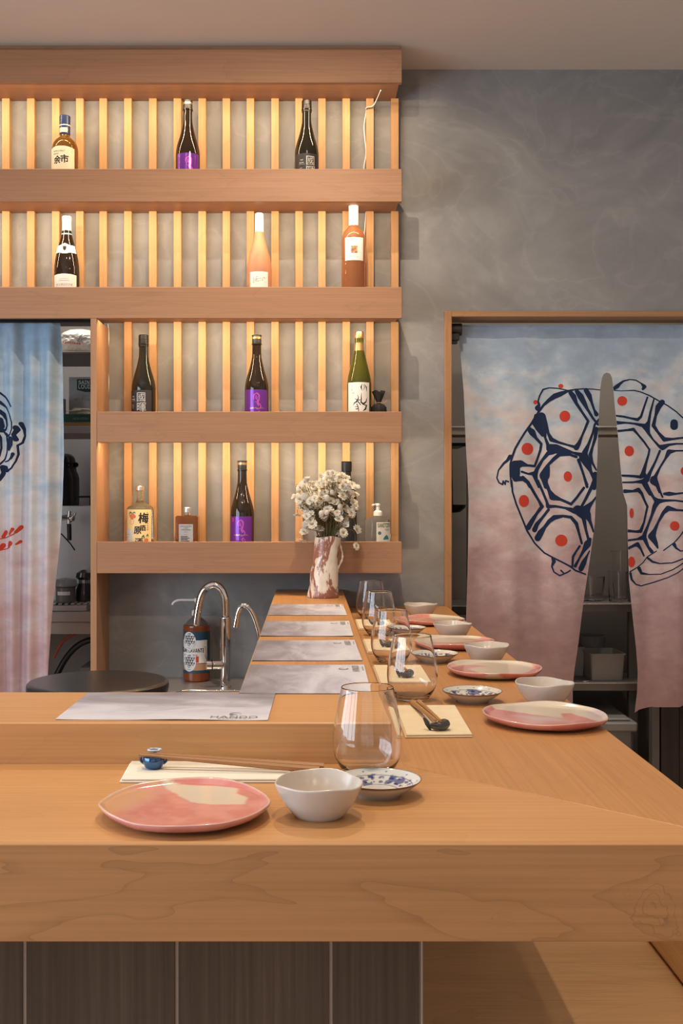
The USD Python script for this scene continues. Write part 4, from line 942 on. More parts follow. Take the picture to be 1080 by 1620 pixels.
CR = cloth_mat('dyed_cloth_right', 0.72, 2.09, [(0, (.50, .32, .34)), (.30, (.56, .385, .39)), (.50, (.68, .55, .54)), (.64, (.69, .64, .645)), (.78, (.58, .635, .695)), (.90, (.44, .545, .66)), (1, (.40, .50, .63))], 7.0)
t = thing('printed_curtain', 'split blue to pink curtain with a navy turtle shell print in the oak doorway', 'curtain', (0, 0, 0), 'dyed printed curtains')
v, f = tri2(pr, 6, 14); V = to3(v, DR, fold_r)
put(t, 'cloth', solid(trimesh.Trimesh(V, f, process=False), (0, .001, 0)), CR, 60)
ka, kc = 190 / 1080, 150 / 1080
TA, TB = [
    [(1030, 210, 8), (950, 202, 8), (860, 200, 10), (790, 206, 12), (720, 222, 22), (660, 246, 44), (610, 265, 48), (560, 300, 34), (510, 345, 22), (470, 400, 22), (400, 510, 20), (340, 590, 18), (290, 670, 18), (250, 740, 20), (225, 810, 20), (205, 880, 14), (205, 960, 14), (218, 1080, 16)],
    [(720, 214, 10), (640, 195, 10), (560, 190, 10), (505, 205, 14), (475, 260, 14), (460, 310, 14), (470, 345, 24), (455, 372, 48), (470, 395, 26)],
    [(225, 800, 14), (205, 810, 36), (180, 845, 24), (150, 870, 20), (105, 930, 12), (90, 1000, 12), (110, 1045, 12), (140, 1060, 14), (145, 1028, 12), (162, 1060, 12), (165, 1026, 12), (190, 1035, 14)],
    [(375, 560, 40), (405, 590, 60), (440, 640, 28), (490, 695, 24), (482, 750, 22), (455, 830, 20), (430, 895, 22), (360, 888, 22), (300, 872, 60), (250, 890, 90), (250, 960, 90), (255, 1005, 60), (320, 1010, 36), (360, 1040, 28), (385, 1080, 28)],
    [(480, 450, 60), (480, 490, 110), (490, 540, 100), (515, 590, 44), (525, 640, 20), (548, 700, 30), (560, 740, 50)], [(440, 440, 30), (420, 510, 30), (450, 560, 24), (500, 620, 20)],
    [(575, 715, 40), (620, 740, 84), (680, 750, 50), (770, 775, 20), (850, 795, 40)], [(590, 760, 60), (550, 780, 36), (500, 840, 24), (450, 925, 36), (432, 975, 50), (450, 1040, 24), (470, 1080, 24)], [(430, 960, 40), (370, 965, 16), (310, 945, 20)],
    [(490, 450, 80), (520, 510, 50), (552, 600, 24), (580, 655, 40), (640, 680, 24), (720, 705, 18), (780, 722, 26), (800, 728, 50), (825, 690, 36), (850, 630, 20), (880, 560, 22), (908, 490, 24), (860, 420, 22), (800, 330, 30), (775, 270, 50), (750, 238, 40)],
    [(805, 222, 36), (840, 270, 56), (868, 320, 46), (900, 380, 26), (950, 460, 22), (1000, 520, 22)], [(890, 215, 44), (918, 262, 46), (940, 320, 24), (965, 390, 20), (985, 428, 40)],
    [(1010, 475, 22), (970, 520, 20), (950, 600, 20), (912, 700, 26), (880, 770, 50), (870, 820, 70)], [(985, 560, 40), (975, 640, 30), (950, 720, 22), (930, 790, 34), (945, 860, 24), (985, 930, 14)],
    [(870, 815, 90), (900, 865, 76), (930, 935, 30), (960, 1000, 30), (975, 1050, 40), (965, 1090, 40)],
    [(800, 812, 24), (740, 792, 22), (650, 790, 36), (605, 828, 34), (552, 882, 24), (535, 935, 64), (520, 980, 90), (515, 1020, 44), (530, 1085, 28)], [(820, 840, 30), (842, 900, 24), (870, 980, 22), (890, 1050, 24), (900, 1080, 26)]], [
    [(218, 60, 16), (226, 160, 16), (260, 270, 16), (310, 390, 16), (360, 510, 18), (430, 620, 14), (520, 710, 14), (600, 755, 14), (680, 795, 14), (745, 830, 16), (790, 865, 14), (890, 902, 12)],
    [(320, 30, 30), (370, 75, 28), (420, 160, 26), (470, 240, 24), (498, 292, 34), (450, 355, 26), (400, 430, 44), (370, 480, 48)],
    [(530, 10, 50), (532, 75, 30), (560, 150, 30), (590, 205, 60), (660, 228, 24), (750, 270, 24), (800, 215, 22), (870, 125, 24)], [(870, 15, 22), (885, 60, 24), (900, 95, 24)],
    [(460, 60, 24), (500, 150, 22), (540, 250, 22), (550, 292, 34), (620, 290, 22), (700, 305, 20), (780, 330, 50), (810, 322, 84), (870, 350, 110), (905, 300, 56), (950, 250, 22), (990, 200, 16)],
    [(850, 290, 24), (890, 220, 26), (940, 120, 30), (968, 60, 40), (975, 0, 44)], [(870, 400, 40), (890, 500, 24), (915, 590, 24)], [(900, 360, 70), (925, 420, 30), (945, 470, 22), (960, 520, 14)],
    [(460, 575, 60), (485, 530, 56), (520, 480, 30), (560, 425, 36), (605, 390, 44), (680, 377, 24), (750, 388, 28), (800, 445, 34), (822, 520, 24), (852, 622, 22)], [(430, 500, 48), (450, 455, 40), (500, 395, 24), (555, 320, 24)],
    [(760, 840, 18), (768, 740, 22), (800, 690, 18), (832, 648, 20)], [(788, 825, 30), (830, 755, 18), (870, 690, 32), (905, 630, 64), (930, 585, 26)], [(845, 850, 50), (870, 800, 50), (900, 740, 20), (925, 690, 10)],
    [(590, 755, 24), (600, 785, 34), (582, 830, 14), (600, 880, 12), (650, 912, 12), (690, 895, 12), (662, 865, 14), (690, 895, 12), (720, 880, 12), (742, 865, 14)]]
TC, TD = [
    [(270, 268, 10), (380, 276, 8), (520, 272, 12), (600, 290, 12), (700, 330, 14), (800, 385, 14), (900, 440, 14), (1000, 515, 14), (1090, 600, 14), (1200, 720, 14), (1290, 880, 12), (1330, 1060, 12)],
    [(300, 245, 40), (330, 225, 46), (360, 195, 30), (400, 165, 20), (470, 148, 12), (540, 155, 12), (600, 190, 14), (640, 228, 44), (622, 255, 28)],
    [(300, 558, 22), (400, 570, 24), (480, 590, 24), (560, 605, 34), (600, 570, 28), (640, 450, 22), (675, 350, 20)], [(320, 640, 44), (420, 640, 22), (520, 650, 22), (620, 670, 40), (665, 690, 80), (690, 630, 34), (710, 520, 26), (750, 370, 16)],
    [(665, 690, 76), (690, 760, 34), (740, 830, 20), (810, 905, 30), (850, 920, 64), (920, 890, 30), (1000, 880, 20), (1100, 880, 16)],
    [(330, 735, 26), (430, 725, 24), (510, 715, 36), (560, 770, 24), (640, 860, 24), (700, 945, 22), (690, 1000, 24), (660, 1100, 30), (625, 1225, 56), (590, 1255, 30), (500, 1245, 24), (380, 1240, 22)],
    [(820, 960, 26), (770, 1080, 24), (710, 1200, 34), (670, 1290, 60), (600, 1310, 24), (500, 1320, 18), (390, 1320, 16)],
    [(845, 405, 60), (800, 460, 64), (770, 560, 30), (745, 670, 44), (800, 750, 30), (870, 830, 50), (960, 825, 26), (1100, 808, 20)],
    [(1100, 958, 16), (990, 960, 18), (920, 970, 54), (880, 1050, 24), (820, 1150, 22), (770, 1250, 40), (750, 1300, 90), (790, 1350, 44), (815, 1430, 24)], [(640, 1320, 64), (670, 1380, 54), (710, 1450, 40)], [(975, 640, 80), (975, 680, 84)],
    [(1100, 880, 16), (1250, 900, 16), (1330, 960, 16)], [(1200, 1010, 20), (1260, 1180, 26), (1190, 1340, 26), (1080, 1390, 20)]], [
    [(390, 20, 22), (500, 25, 24), (600, 40, 24), (640, 10, 56)], [(390, 95, 16), (520, 90, 18), (620, 85, 50), (670, 60, 64)], [(650, 110, 64), (700, 190, 40), (750, 270, 30), (790, 310, 64), (870, 302, 30), (980, 300, 20), (1100, 316, 18), (1300, 330, 16)],
    [(750, 60, 80), (790, 120, 44), (820, 190, 24), (850, 262, 20)], [(870, 225, 30), (920, 225, 50), (990, 225, 24), (1100, 212, 16)], [(410, 195, 44), (500, 195, 26), (570, 180, 50), (610, 220, 36), (640, 290, 26), (680, 370, 26), (660, 460, 24), (640, 550, 24), (600, 650, 40), (540, 655, 26), (440, 645, 34)],
    [(790, 320, 64), (760, 370, 50), (730, 470, 30), (690, 580, 26), (650, 680, 44), (640, 720, 60), (560, 740, 24), (440, 755, 22)], [(1100, 415, 20), (1000, 410, 24), (910, 390, 60), (860, 440, 40), (800, 550, 24), (760, 645, 44), (730, 710, 84), (770, 780, 50), (795, 840, 20)],
    [(650, 740, 50), (690, 830, 30), (730, 885, 40)], [(440, 850, 26), (520, 810, 34), (560, 800, 50), (600, 850, 26), (640, 930, 20)], [(1300, 250, 14), (1230, 430, 14), (1090, 630, 16), (1040, 700, 12), (970, 780, 12), (910, 830, 12), (860, 870, 12)], [(780, 878, 10), (680, 945, 12), (630, 1010, 10), (560, 1060, 10), (470, 1110, 14)],
    [(970, 800, 40), (990, 840, 24), (1040, 875, 14), (1090, 870, 14), (1180, 800, 12)], [(690, 960, 26), (740, 1000, 24), (820, 1020, 12), (950, 1010, 12), (1090, 955, 14), (1200, 880, 12)], [(580, 1075, 44), (610, 1130, 30), (700, 1145, 12), (830, 1140, 10), (950, 1090, 10), (1090, 1000, 12), (1210, 890, 10)], [(475, 1130, 30), (490, 1200, 24), (540, 1255, 14), (610, 1275, 12), (720, 1245, 12), (900, 1180, 10), (1010, 1120, 10), (1090, 1060, 12), (1230, 900, 10)]]
sh = []
for L, ox, oy, k in ((TA, 770, 580, ka), (TB, 770, 750, ka), (TC, 930, 580, kc), (TD, 930, 750, kc)):
    for q in L: sh.append(brush([(ox + x * k, -(oy + y * k), w * k) for x, y, w in q]))
lp, rp = pr.intersection(sbox(0, -2000, 960, 0)), pr.intersection(sbox(960, -2000, 2000, 0))
nA = len(TA) + len(TB)
shape = unary_union([unary_union(sh[:nA]).intersection(lp), unary_union(sh[nA:]).intersection(rp)])
prints(t, 'turtle_print', shape, DR, fold_r, NAVYDYE, 'navy turtle shell line print')
dots = [(770 + x * ka, 580 + y * ka, a * ka, b * ka) for x, y, a, b in ((698, 447, 46, 50), (362, 740, 53, 54), (722, 988, 35, 46), (437, 320, 21, 19), (663, 175, 21, 19))]
dots += [(770 + x * ka, 750 + y * ka, a * ka, b * ka) for x, y, a, b in ((330, 242, 46, 54), (665, 597, 52, 53))]
dots += [(930 + x * kc, 580 + y * kc, a * kc, b * kc) for x, y, a, b in ((385, 392, 54, 54), (462, 962, 52, 59), (1090, 1190, 44, 48))]
dots += [(930 + x * kc, 750 + y * kc, a * kc, b * kc) for x, y, a, b in ((488, 445, 24, 56), (978, 590, 50, 54), (488, 1000, 40, 60))]
for x, y, a, b in dots:
    d = affinity.scale(Point(x, -y).buffer(1, 10), a, b).intersection(lp if x < 960 else rp)
    prints(t, 'red_dot', d, DR, fold_r, REDDYE, None)
r = thing('noren_rod', 'black curtain rod with socket at the top left of the oak doorway', 'curtain rod', (0, 0, 0))
zr_ = Z(523, DR)
put(r, 'rod', tube([(DX1 + .002, DR + .012, zr_), (DX2 - .002, DR + .012, zr_)], .008, 12), BLACKM)
put(r, 'socket', cat([tube([(DX1 + .001, DR - .023, zr_), (DX1 + .040, DR - .023, zr_)], .021, 20), rbox(DX1 + .002, DX1 + .030, DR - .042, DR - .012, zr_ - .040, zr_ - .015, .002), rbox(DX1 + .002, DX1 + .024, DR - .040, DR - .014, zr_ - .050, zr_ - .042, .001)]), BLACK)

# ------------------------------------------------------------------ sink, tap, soap behind the counter
WZ = Z(1071, DW)
hole = sbox(-.38, 3.05, -.16, 3.42).buffer(.03)
top = sbox(-.68, 2.56, XA - .003, DW - .001).difference(hole)
t = thing('work_counter', 'low stainless steel work counter with sink behind the raised ledge', 'work counter', (0, 0, 0))
put(t, 'steel_top', extr(top, .03, WZ - .03), STEELM)
put(t, 'sink_rim', tube([(x, y, WZ + .001) for x, y in hole.buffer(.004).exterior.coords][:-1] + [(x, y, WZ + .001) for x, y in list(hole.buffer(.004).exterior.coords)[:2]], .004, 8, False), CHROME, True)
bas = hole.difference(hole.buffer(-.003)); put(t, 'sink_basin', cat([extr(bas, .16, WZ - .165), extr(hole, .003, WZ - .168)]), STEELM)
put(t, 'cabinet_body', cat([rbox(-.675, XA - .004, 2.58, 2.60, 0, WZ - .031), rbox(-.675, -.655, 2.6, DW - .002, 0, WZ - .031)]), DULLSTEEL)


def tap_base(x, y): return (x, y, WZ)


tx, ty = X(356.5, 3.52), 3.52
t = thing('kitchen_tap', 'tall curved chrome kitchen tap at the sink', 'tap', tap_base(tx, ty))
put(t, 'base', lathe([(0, 0), (.0205, 0), (.0205, .004), (.0165, .008), (.0165, .10), (.0172, .115), (.0172, .224), (.0150, .228), (.0130, .228), (0, .228)], 40), CHROME, 40)
s_ = lambda px, py: (X(px, ty) - tx, 0, Z(py, ty) - WZ)
put(t, 'spout', tube(spl([s_(356.5, 976), s_(356.5, 960), s_(355, 945), s_(349.5, 932), s_(341, 926), s_(333, 926.5), s_(324.5, 932), s_(318, 943), s_(314, 960), s_(311.5, 975), s_(310, 990)], 6), np.full(61, .0122), 24), CHROME, True)
yh = (1052 - 1085) * 0
hz = Z(1051, ty) - WZ
put(t, 'valve_body', cat([tube([(-.010, -.004, hz), (-.043, -.012, hz)], .0165, 28), tube([(-.0445, -.0125, hz), (-.060, -.016, hz)], .0165, 28)]), CHROME, 40)
put(t, 'valve_ring', tube([(-.0425, -.0118, hz), (-.0455, -.0127, hz)], .0172, 28), BLACKM)
put(t, 'lever', tube(spl([(-.058, -.016, hz + .010), (-.063, -.018, hz + .030), (-.065, -.019, hz + .060)], 4), .0034, 10), CHROME)
tx2, ty2 = X(418, 3.40), 3.40
t = thing('filter_tap', 'small slender chrome filtered-water tap beside the raised ledge', 'tap', tap_base(tx2 - .012, ty2))
s2 = lambda px, py: (X(px, ty2) - tx2 + .012, 0, Z(py, ty2) - WZ)
b0 = s2(412, 1060)
put(t, 'base', lathe([(0, 0), (.016, 0), (.016, .004), (.011, .008), (.011, .05), (0, .052)], 32), CHROME, 40)
put(t, 'spout', tube(spl([(0, 0, .05), s2(413, 1040), s2(410.5, 1010), s2(406, 990), s2(400, 973), s2(393, 962), s2(386.5, 958), s2(380.5, 961), s2(376, 970), s2(374, 982)], 6), .0078, 20), CHROME, True)
put(t, 'aerator', tube([s2(374.3, 979), s2(372.5, 992)], .0098, 24), CHROME, 40)

t = thing('soap_dispenser', 'brown soap bottle with white and teal label and white pump behind the tap', 'soap dispenser', (X(310.8, 3.66), 3.66, WZ))
put(t, 'bottle_body', lathe([(0, .003), (.038, 0), (.0435, .004), (.0450, .012), (.0450, .180), (.0440, .186), (.0400, .189), (0, .189)], 48), M('amber_plastic', {'p': ('principled_bsdf', {'base_color': (.20, .050, .018), 'roughness': .15})}), 40)
R = .0451
lb = put(t, 'paper_label', label_band(R, .030, .168, -66, 80), pbr('teal_label', (.012, .055, .095), .5), True, label='dark teal label')
put(lb, 'label_panel', label_band(R + .0002, .064, .140, -64, 56), PAPER, True, label='white panel')
put(lb, 'label_panel', label_band(R + .0002, .040, .062, -64, 56), pbr('tan_panel', (.45, .25, .14), .5), True, label='tan panel')
put(lb, 'lettering', wrapm(words('CRÈME LAVANTE', .100, -.018, .100, True, h=.0125), R + .0009), INK, True)
put(lb, 'small_lettering', wrap(unary_union([sbox(-.044 + .009 * q, .088, -.0375 + .009 * q, .094) for q in range(6)]), R + .0008), pbr('light_grey_ink', (.42, .40, .40), .6), True)
put(lb, 'red_flash', wrap(sbox(.002, .066, .012, .087), R + .0009), REDINK, True, label='red flash')
for k, z in enumerate((.1375, .066)):
    st = affinity.scale(Point(-.022, z).buffer(1, 24), .0245, .030)
    sk = put(lb, 'round_sticker', wrap(st, R + .0012, sx=.003), pbr('sticker_%d' % k, (.66, .66, .68), .5), True, label='oval sticker with a dark shell pattern')
    hx = []
    for i in range(-3, 4):
        for j in range(-3, 4):
            cx, cy = -.022 + .0098 * (i + .5 * (j % 2)), z + .0042 + .0085 * j
            if (cx + .022) ** 2 + (cy - z - .004) ** 2 < .0190 ** 2: hx.append(Point(cx, cy).buffer(.0046, 3).difference(Point(cx, cy).buffer(.0030, 3)))
            if (cx + .022) ** 2 + (cy - z - .004) ** 2 < .0180 ** 2: hx.append(Point(cx + .0049, cy + .003).buffer(.0018, 2))
    hx.append(sbox(-.029, z - .0235, -.015, z - .0225))
    put(sk, 'shell_print', wrap(unary_union(hx), R + .0016, sx=.003), INK, True)
put(t, 'shoulder', lathe([(.0390, .1885), (.0300, .200), (.0150, .212), (.0130, .222), (0, .222)], 40), pbr('smoke_plastic', (.13, .115, .11), .2), 40, label='smoky plastic shoulder')
put(t, 'pump', cat([lathe([(.0150, .218), (.0160, .219), (.0155, .234), (.0080, .238), (.0045, .240), (.0045, .262), (.0075, .264), (.0075, .276), (0, .277)], 28), tube(spl([(0, 0, .270), (-.035, -.002, .2705), (-.062, -.004, .2695), (-.076, -.005, .262), (-.081, -.0055, .254)], 5), .0040, 10)]), WHITE, 40)

# round black bin with its lid, in front of the opening
t = thing('round_bin', 'round black lidded container showing behind the front ledge', 'container', (-.540, 2.80, WZ + .001))
zt = Z(1077, 2.8) - WZ
BIN = M('satin_black', {'p': ('principled_bsdf', {'base_color': (.020, .021, .024), 'roughness': .28, 'specular_ior_level': .55})})
put(t, 'body', lathe([(0, 0), (.135, 0), (.140, .004), (.168, zt - .022), (.1685, zt - .02), (0, zt - .02)], 72), BIN, 40)
put(t, 'lid', lathe([(.1695, zt - .030), (.178, zt - .029), (.1805, zt - .016), (.1795, zt - .006), (.1740, zt - .0012), (.1660, zt), (0, zt)], 90), BIN, 40)
put(t, 'handle', cat([tube(spl([(.150, -.085, zt - .034), (.180, -.075, zt - .030), (.186, -.045, zt - .028), (.183, -.015, zt - .034)], 6), .006, 10), rbox(.150, .172, -.060, -.020, zt - .04, zt - .006, .004)]), BLACK, label='black handle bracket')

# ------------------------------------------------------------------ vase with dried flowers
KV = 3.425 / F
VZ = HR
oy, ox = 840, 480
rows = [(1462, 90, 738), (1450, 74, 750), (1400, 78, 748), (1350, 88, 745), (1280, 108, 742), (1200, 128, 741), (1100, 132, 741), (1000, 136, 741), (900, 150, 738), (800, 176, 730), (700, 198, 726), (600, 206, 742), (500, 214, 752), (400, 224, 764), (300, 232, 780), (220, 238, 798), (165, 242, 806)]
n = 64; a = np.arange(n) * 2 * np.pi / n; V, Fc = [], []
ring = []
for y_, l_, r_ in rows:
    cx = X(ox + (l_ + r_) / 2 / 13.5, 3.425); hw = (r_ - l_) / 2 / 13.5 * KV; z = CZ + (VY - (oy + y_ / 13.5)) * KV - VZ
    ring.append((cx, hw, z))
z0 = ring[0][2]; ring = [(c_, h_, z - z0) for c_, h_, z in ring]
vx = ring[0][0]
inner = [(c_, h_ - .004, z) for c_, h_, z in ring[::-1]]; inner[0] = (inner[0][0], inner[0][1], inner[0][2] + .001)
allr = ring + inner[:-3]
for k, (c_, h_, z) in enumerate(allr):
    lipw = .0025 * np.sin(3 * a + 1) * (z > .17)
    V.append(np.stack([c_ - vx + h_ * np.sin(a), -h_ * .92 * np.cos(a), z + lipw], 1))
V = np.vstack(V)
for i in range(len(allr) - 1):
    j = np.arange(n); a0, a1 = i * n + j, i * n + (j + 1) % n; Fc += [np.stack([a0, a1, a1 + n], 1), np.stack([a0, a1 + n, a0 + n], 1)]
for base in (0, (len(allr) - 1) * n):
    Fc.append(np.stack([np.full(n - 2, base), base + np.arange(2, n) if base == 0 else base + np.arange(1, n - 1), base + np.arange(1, n - 1) if base == 0 else base + np.arange(2, n)], 1))
MARBLE = M('marbled_clay', {
    't': ('texture_coordinate', {}), 'm': ('mapping', {'scale': (11, 11, 8), 'location': (3.3, .9, .4), 'rotation': (0, .75, .3)}), 'n': ('noise_texture', {'scale': 1.0, 'detail': 7.0, 'roughness': .6, 'distortion': 1.5}),
    'n2': ('noise_texture', {'scale': 7.0, 'detail': 3.0}), 'r': ('rgb_ramp', {'ramp': [(.45, (.76, .69, .59)), (.49, (.72, .62, .52)), (.515, (.33, .135, .09)), (.585, (.27, .10, .068)), (.60, (.66, .52, .43)), (.70, (.73, .65, .56))]}),
    'r2': ('rgb_ramp', {'ramp': [(.3, (.82, .80, .80)), (.6, (1, 1, 1))]}), 'x': ('mix', {'mix_type': 'multiply', 'fac': .7}), 'b': ('bump', {'strength': .3, 'distance': .002}), 'p': ('principled_bsdf', {'roughness': .35, 'coat_weight': .2})},
    [('t.object', 'm.vector'), ('m.vector', 'n.vector'), ('m.vector', 'n2.vector'), ('n.fac', 'r.fac'), ('n2.fac', 'r2.fac'), ('r.color', 'x.color1'), ('r2.color', 'x.color2'), ('x.color', 'p.base_color'), ('n2.fac', 'b.height'), ('b.normal', 'p.normal')])
VY_ = 3.425
t = thing('flower_vase', 'hand-built red and cream marbled clay vase at the end of the ledge', 'vase', (vx, VY_, VZ))
put(t, 'vase_body', trimesh.Trimesh(V, np.vstack(Fc), process=False), MARBLE, True)
h_ = lambda u, w, dy=0: (X(ox + u / 13.5, 3.425) - vx, dy, CZ + (VY - (oy + w / 13.5)) * KV - VZ - z0)
put(t, 'handle', tube(spl([h_(765, 300), h_(785, 345), h_(800, 420), h_(820, 520), h_(832, 590), h_(818, 660), h_(775, 760), h_(730, 850), h_(722, 905)], 5), np.full(41, .0034) + .0008 * np.sin(np.arange(41)), 10), MARBLE, True, label='thin wavy loop handle')

rnd = random.Random(11); nr = np.random.RandomState(5)
PETAL = M('dried_petal', {'d': ('principled_bsdf', {'base_color': (.84, .80, .71), 'roughness': .8}), 't': ('translucent_bsdf', {'color': (.80, .74, .62)}), 'm': ('mix_closure', {'fac': .3})}, [('d.BSDF', 'm.closure1'), ('t.BSDF', 'm.closure2')], 'm.closure')
CENTRE = pbr('flower_centre', (.40, .26, .08), .9)
STEM = pbr('dried_stem', (.17, .135, .055), .9)
zone = Polygon([(470, 764), (480, 758), (495, 764), (508, 752), (520, 747), (534, 746), (546, 754), (553, 766), (566, 771), (569, 780), (563, 792), (559, 812), (551, 832), (538, 848), (500, 850), (494, 838), (485, 832), (480, 818), (474, 800), (468, 790)])
P = []
tries = 0
while len(P) < 200 and tries < 14000:
    tries += 1
    x, y = rnd.uniform(462, 570), rnd.uniform(745, 853); d = rnd.uniform(-.075, .05)
    if not zone.contains(Point(x, y)): continue
    if y > 818 and 498 < x < 535 and d < 0 and rnd.random() < .9: continue
    q = np.array([X(x, 3.425), 3.425 + d, Z(y, 3.425)])
    if all(np.linalg.norm((q - p) * [1, .8, 1]) > .0112 for p in P): P.append(q)
P += [np.array([X(x, 3.41), 3.40, Z(y, 3.41)]) for x, y in ((466, 786), (470, 812), (481, 842), (477, 854), (563, 864), (482, 830), (563, 838))]
hang = {len(P) - k for k in range(1, 8)}
mouth = np.array([X(518, 3.425), 3.425, Z(853, 3.425)])


def frame(d):
    d = d / np.linalg.norm(d); u = np.cross(d, [0, 0, 1.0]); u = u / np.linalg.norm(u) if np.linalg.norm(u) > 1e-3 else np.array([1.0, 0, 0]); return u, np.cross(d, u), d


def petals(c, d, r, opening, k, seed):
    q = random.Random(seed); u, w, d = frame(d); V, Fc = [], []
    for layer, (rr, op, kk) in enumerate(((r, opening, k), (r * .72, opening * .72, k - 3))):
        for i in range(kk):
            an = 2 * math.pi * (i + .5 * layer) / kk + q.uniform(-.12, .12); e = math.cos(an) * u + math.sin(an) * w; s = -math.sin(an) * u + math.cos(an) * w
            o1, o2 = op * q.uniform(.85, 1.1), op * q.uniform(.9, 1.2); wd = r * .25 * q.uniform(.8, 1.2)
            b = c + e * r * .10; m_ = c + (e * math.sin(o1) + d * math.cos(o1)) * rr * .6; tip = c + (e * math.sin(o2) + d * math.cos(o2)) * rr
            i0 = len(V); V += [b - s * wd * .5, b + s * wd * .5, m_ - s * wd, m_ + s * wd, tip + d * 0]
            Fc += [[i0, i0 + 1, i0 + 3], [i0, i0 + 3, i0 + 2], [i0 + 2, i0 + 3, i0 + 4]]
    return trimesh.Trimesh(np.array(V), np.array(Fc), process=False)


t = thing('dried_bouquet', 'bunch of dried white everlasting daisies in the marbled vase', 'flowers', tuple(mouth))
stems = []
for i, p in enumerate(P):
    out = p - (mouth - np.array([0, 0, .05])); out /= np.linalg.norm(out)
    d = out * .75 + np.array([rnd.uniform(-.5, .5), rnd.uniform(-1.1, -.1), rnd.uniform(-.3, .45)])
    if i in hang: d = np.array([rnd.uniform(-.3, .3), rnd.uniform(-.3, .1), -1.0]) if i % 2 else d
    d /= np.linalg.norm(d); c = p - mouth; r = rnd.uniform(.0135, .0190)
    kind = rnd.random()
    if kind < .70:
        f_ = put(t, 'flower_head', petals(c, d, r, rnd.uniform(1.05, 1.45), 17, i), PETAL, False)
        put(f_, 'flower_centre', ball(c + d * r * .12, r * .18, 1, (1, 1, 1)), CENTRE, True, label='yellow-brown flower centre')
    elif kind < .86: put(t, 'flower_head', petals(c, d, r, rnd.uniform(.45, .75), 14, i), PETAL, False)
    else:
        m_ = ball((0, 0, 0), r * .62, 2, (.8, .8, 1.15)); u, w, e = frame(d); m_.vertices = m_.vertices @ np.array([u, w, e]) + c; put(t, 'flower_bud', m_, PETAL, True)
    b = np.array([nr.uniform(-.022, .022), nr.uniform(-.02, .02), -.06]); ne = np.array([b[0] * .9, b[1] * .9, .004])
    mid = (ne + c) / 2 + np.array([0, 0, .012]) + nr.uniform(-.004, .004, 3)
    if i in hang: mid = np.array([c[0] * .85, c[1] * .8, max(.03, c[2] + .035)])
    stems.append(tube(spl([b, ne, mid, c - d * .002], 4), .0008, 4))
for k in range(40):
    b = np.array([nr.uniform(-.020, .020), nr.uniform(-.018, .018), -.04]); e = b * [2.1, 2.0, 0] + [nr.uniform(-.01, .01), nr.uniform(-.01, .005), nr.uniform(.03, .09)]
    stems.append(tube(spl([b, (b + e) / 2, e], 3), .0010, 4))
put(t, 'stems', cat(stems), STEM, True, kind='stuff')

# ------------------------------------------------------------------ kitchen behind the right doorway
def shelf(D, py, px0, px1, depth, label, mat=DULLSTEEL, th=13, name='kitchen_shelf'):
    z1 = Z(py, D); z0 = Z(py + th, D); x0, x1 = X(px0, D), X(px1, D)
    t = thing(name, label, 'shelf', (0, 0, 0), 'steel shelves in the right doorway')
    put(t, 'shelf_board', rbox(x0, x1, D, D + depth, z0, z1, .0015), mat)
    put(t, 'metal_lip', rbox(x0, x1, D - .004, D - .0003, z1 - .004, z1 + .0005, .0005), STEELM, label='bright steel edge')
    return z1


DK = 4.2
TANSHELF = pbr('tan_shelf', (.30, .26, .215), .6)
shelf(DK, 675, 640, 1165, .17, 'tan shelf level with the top of the turtle print', TANSHELF)
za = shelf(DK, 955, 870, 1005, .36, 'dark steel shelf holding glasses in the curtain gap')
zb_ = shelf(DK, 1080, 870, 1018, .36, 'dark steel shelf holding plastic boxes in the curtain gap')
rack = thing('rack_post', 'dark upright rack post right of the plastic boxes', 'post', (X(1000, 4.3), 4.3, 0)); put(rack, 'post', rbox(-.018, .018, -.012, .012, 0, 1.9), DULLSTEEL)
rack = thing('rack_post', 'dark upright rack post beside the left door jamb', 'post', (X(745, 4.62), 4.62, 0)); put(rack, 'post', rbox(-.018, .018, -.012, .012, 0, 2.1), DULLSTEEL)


def tumbler(px, D, z, r, h, label):
    t = thing('shelf_glass', label, 'glass', (X(px, D), D, z), 'glasses on the kitchen shelf')
    put(t, 'glass_body', lathe([(0, 0), (r * .80, 0), (r * .86, .003), (r, h), (r - .0012, h + .0005), (r - .0024, h), (r * .78, .012), (0, .010)], 40), CLEAR, 40)


tumbler(934, 4.34, za, .055, .095, 'wide clear tumbler on the kitchen shelf, left in the curtain gap')
tumbler(978, 4.28, za, .042, .118, 'tall clear glass on the kitchen shelf, nearer one on the right of the curtain gap')
tumbler(981, 4.46, za, .040, .19, 'taller clear glass on the kitchen shelf, behind the other one on the right')
FROST = M('frosted_plastic', {'p': ('principled_bsdf', {'base_color': (.66, .64, .62), 'roughness': .35, 'transmission_weight': .35, 'ior': 1.3})})
HAZE = pbr('milky_plastic', (.40, .385, .37), .35)


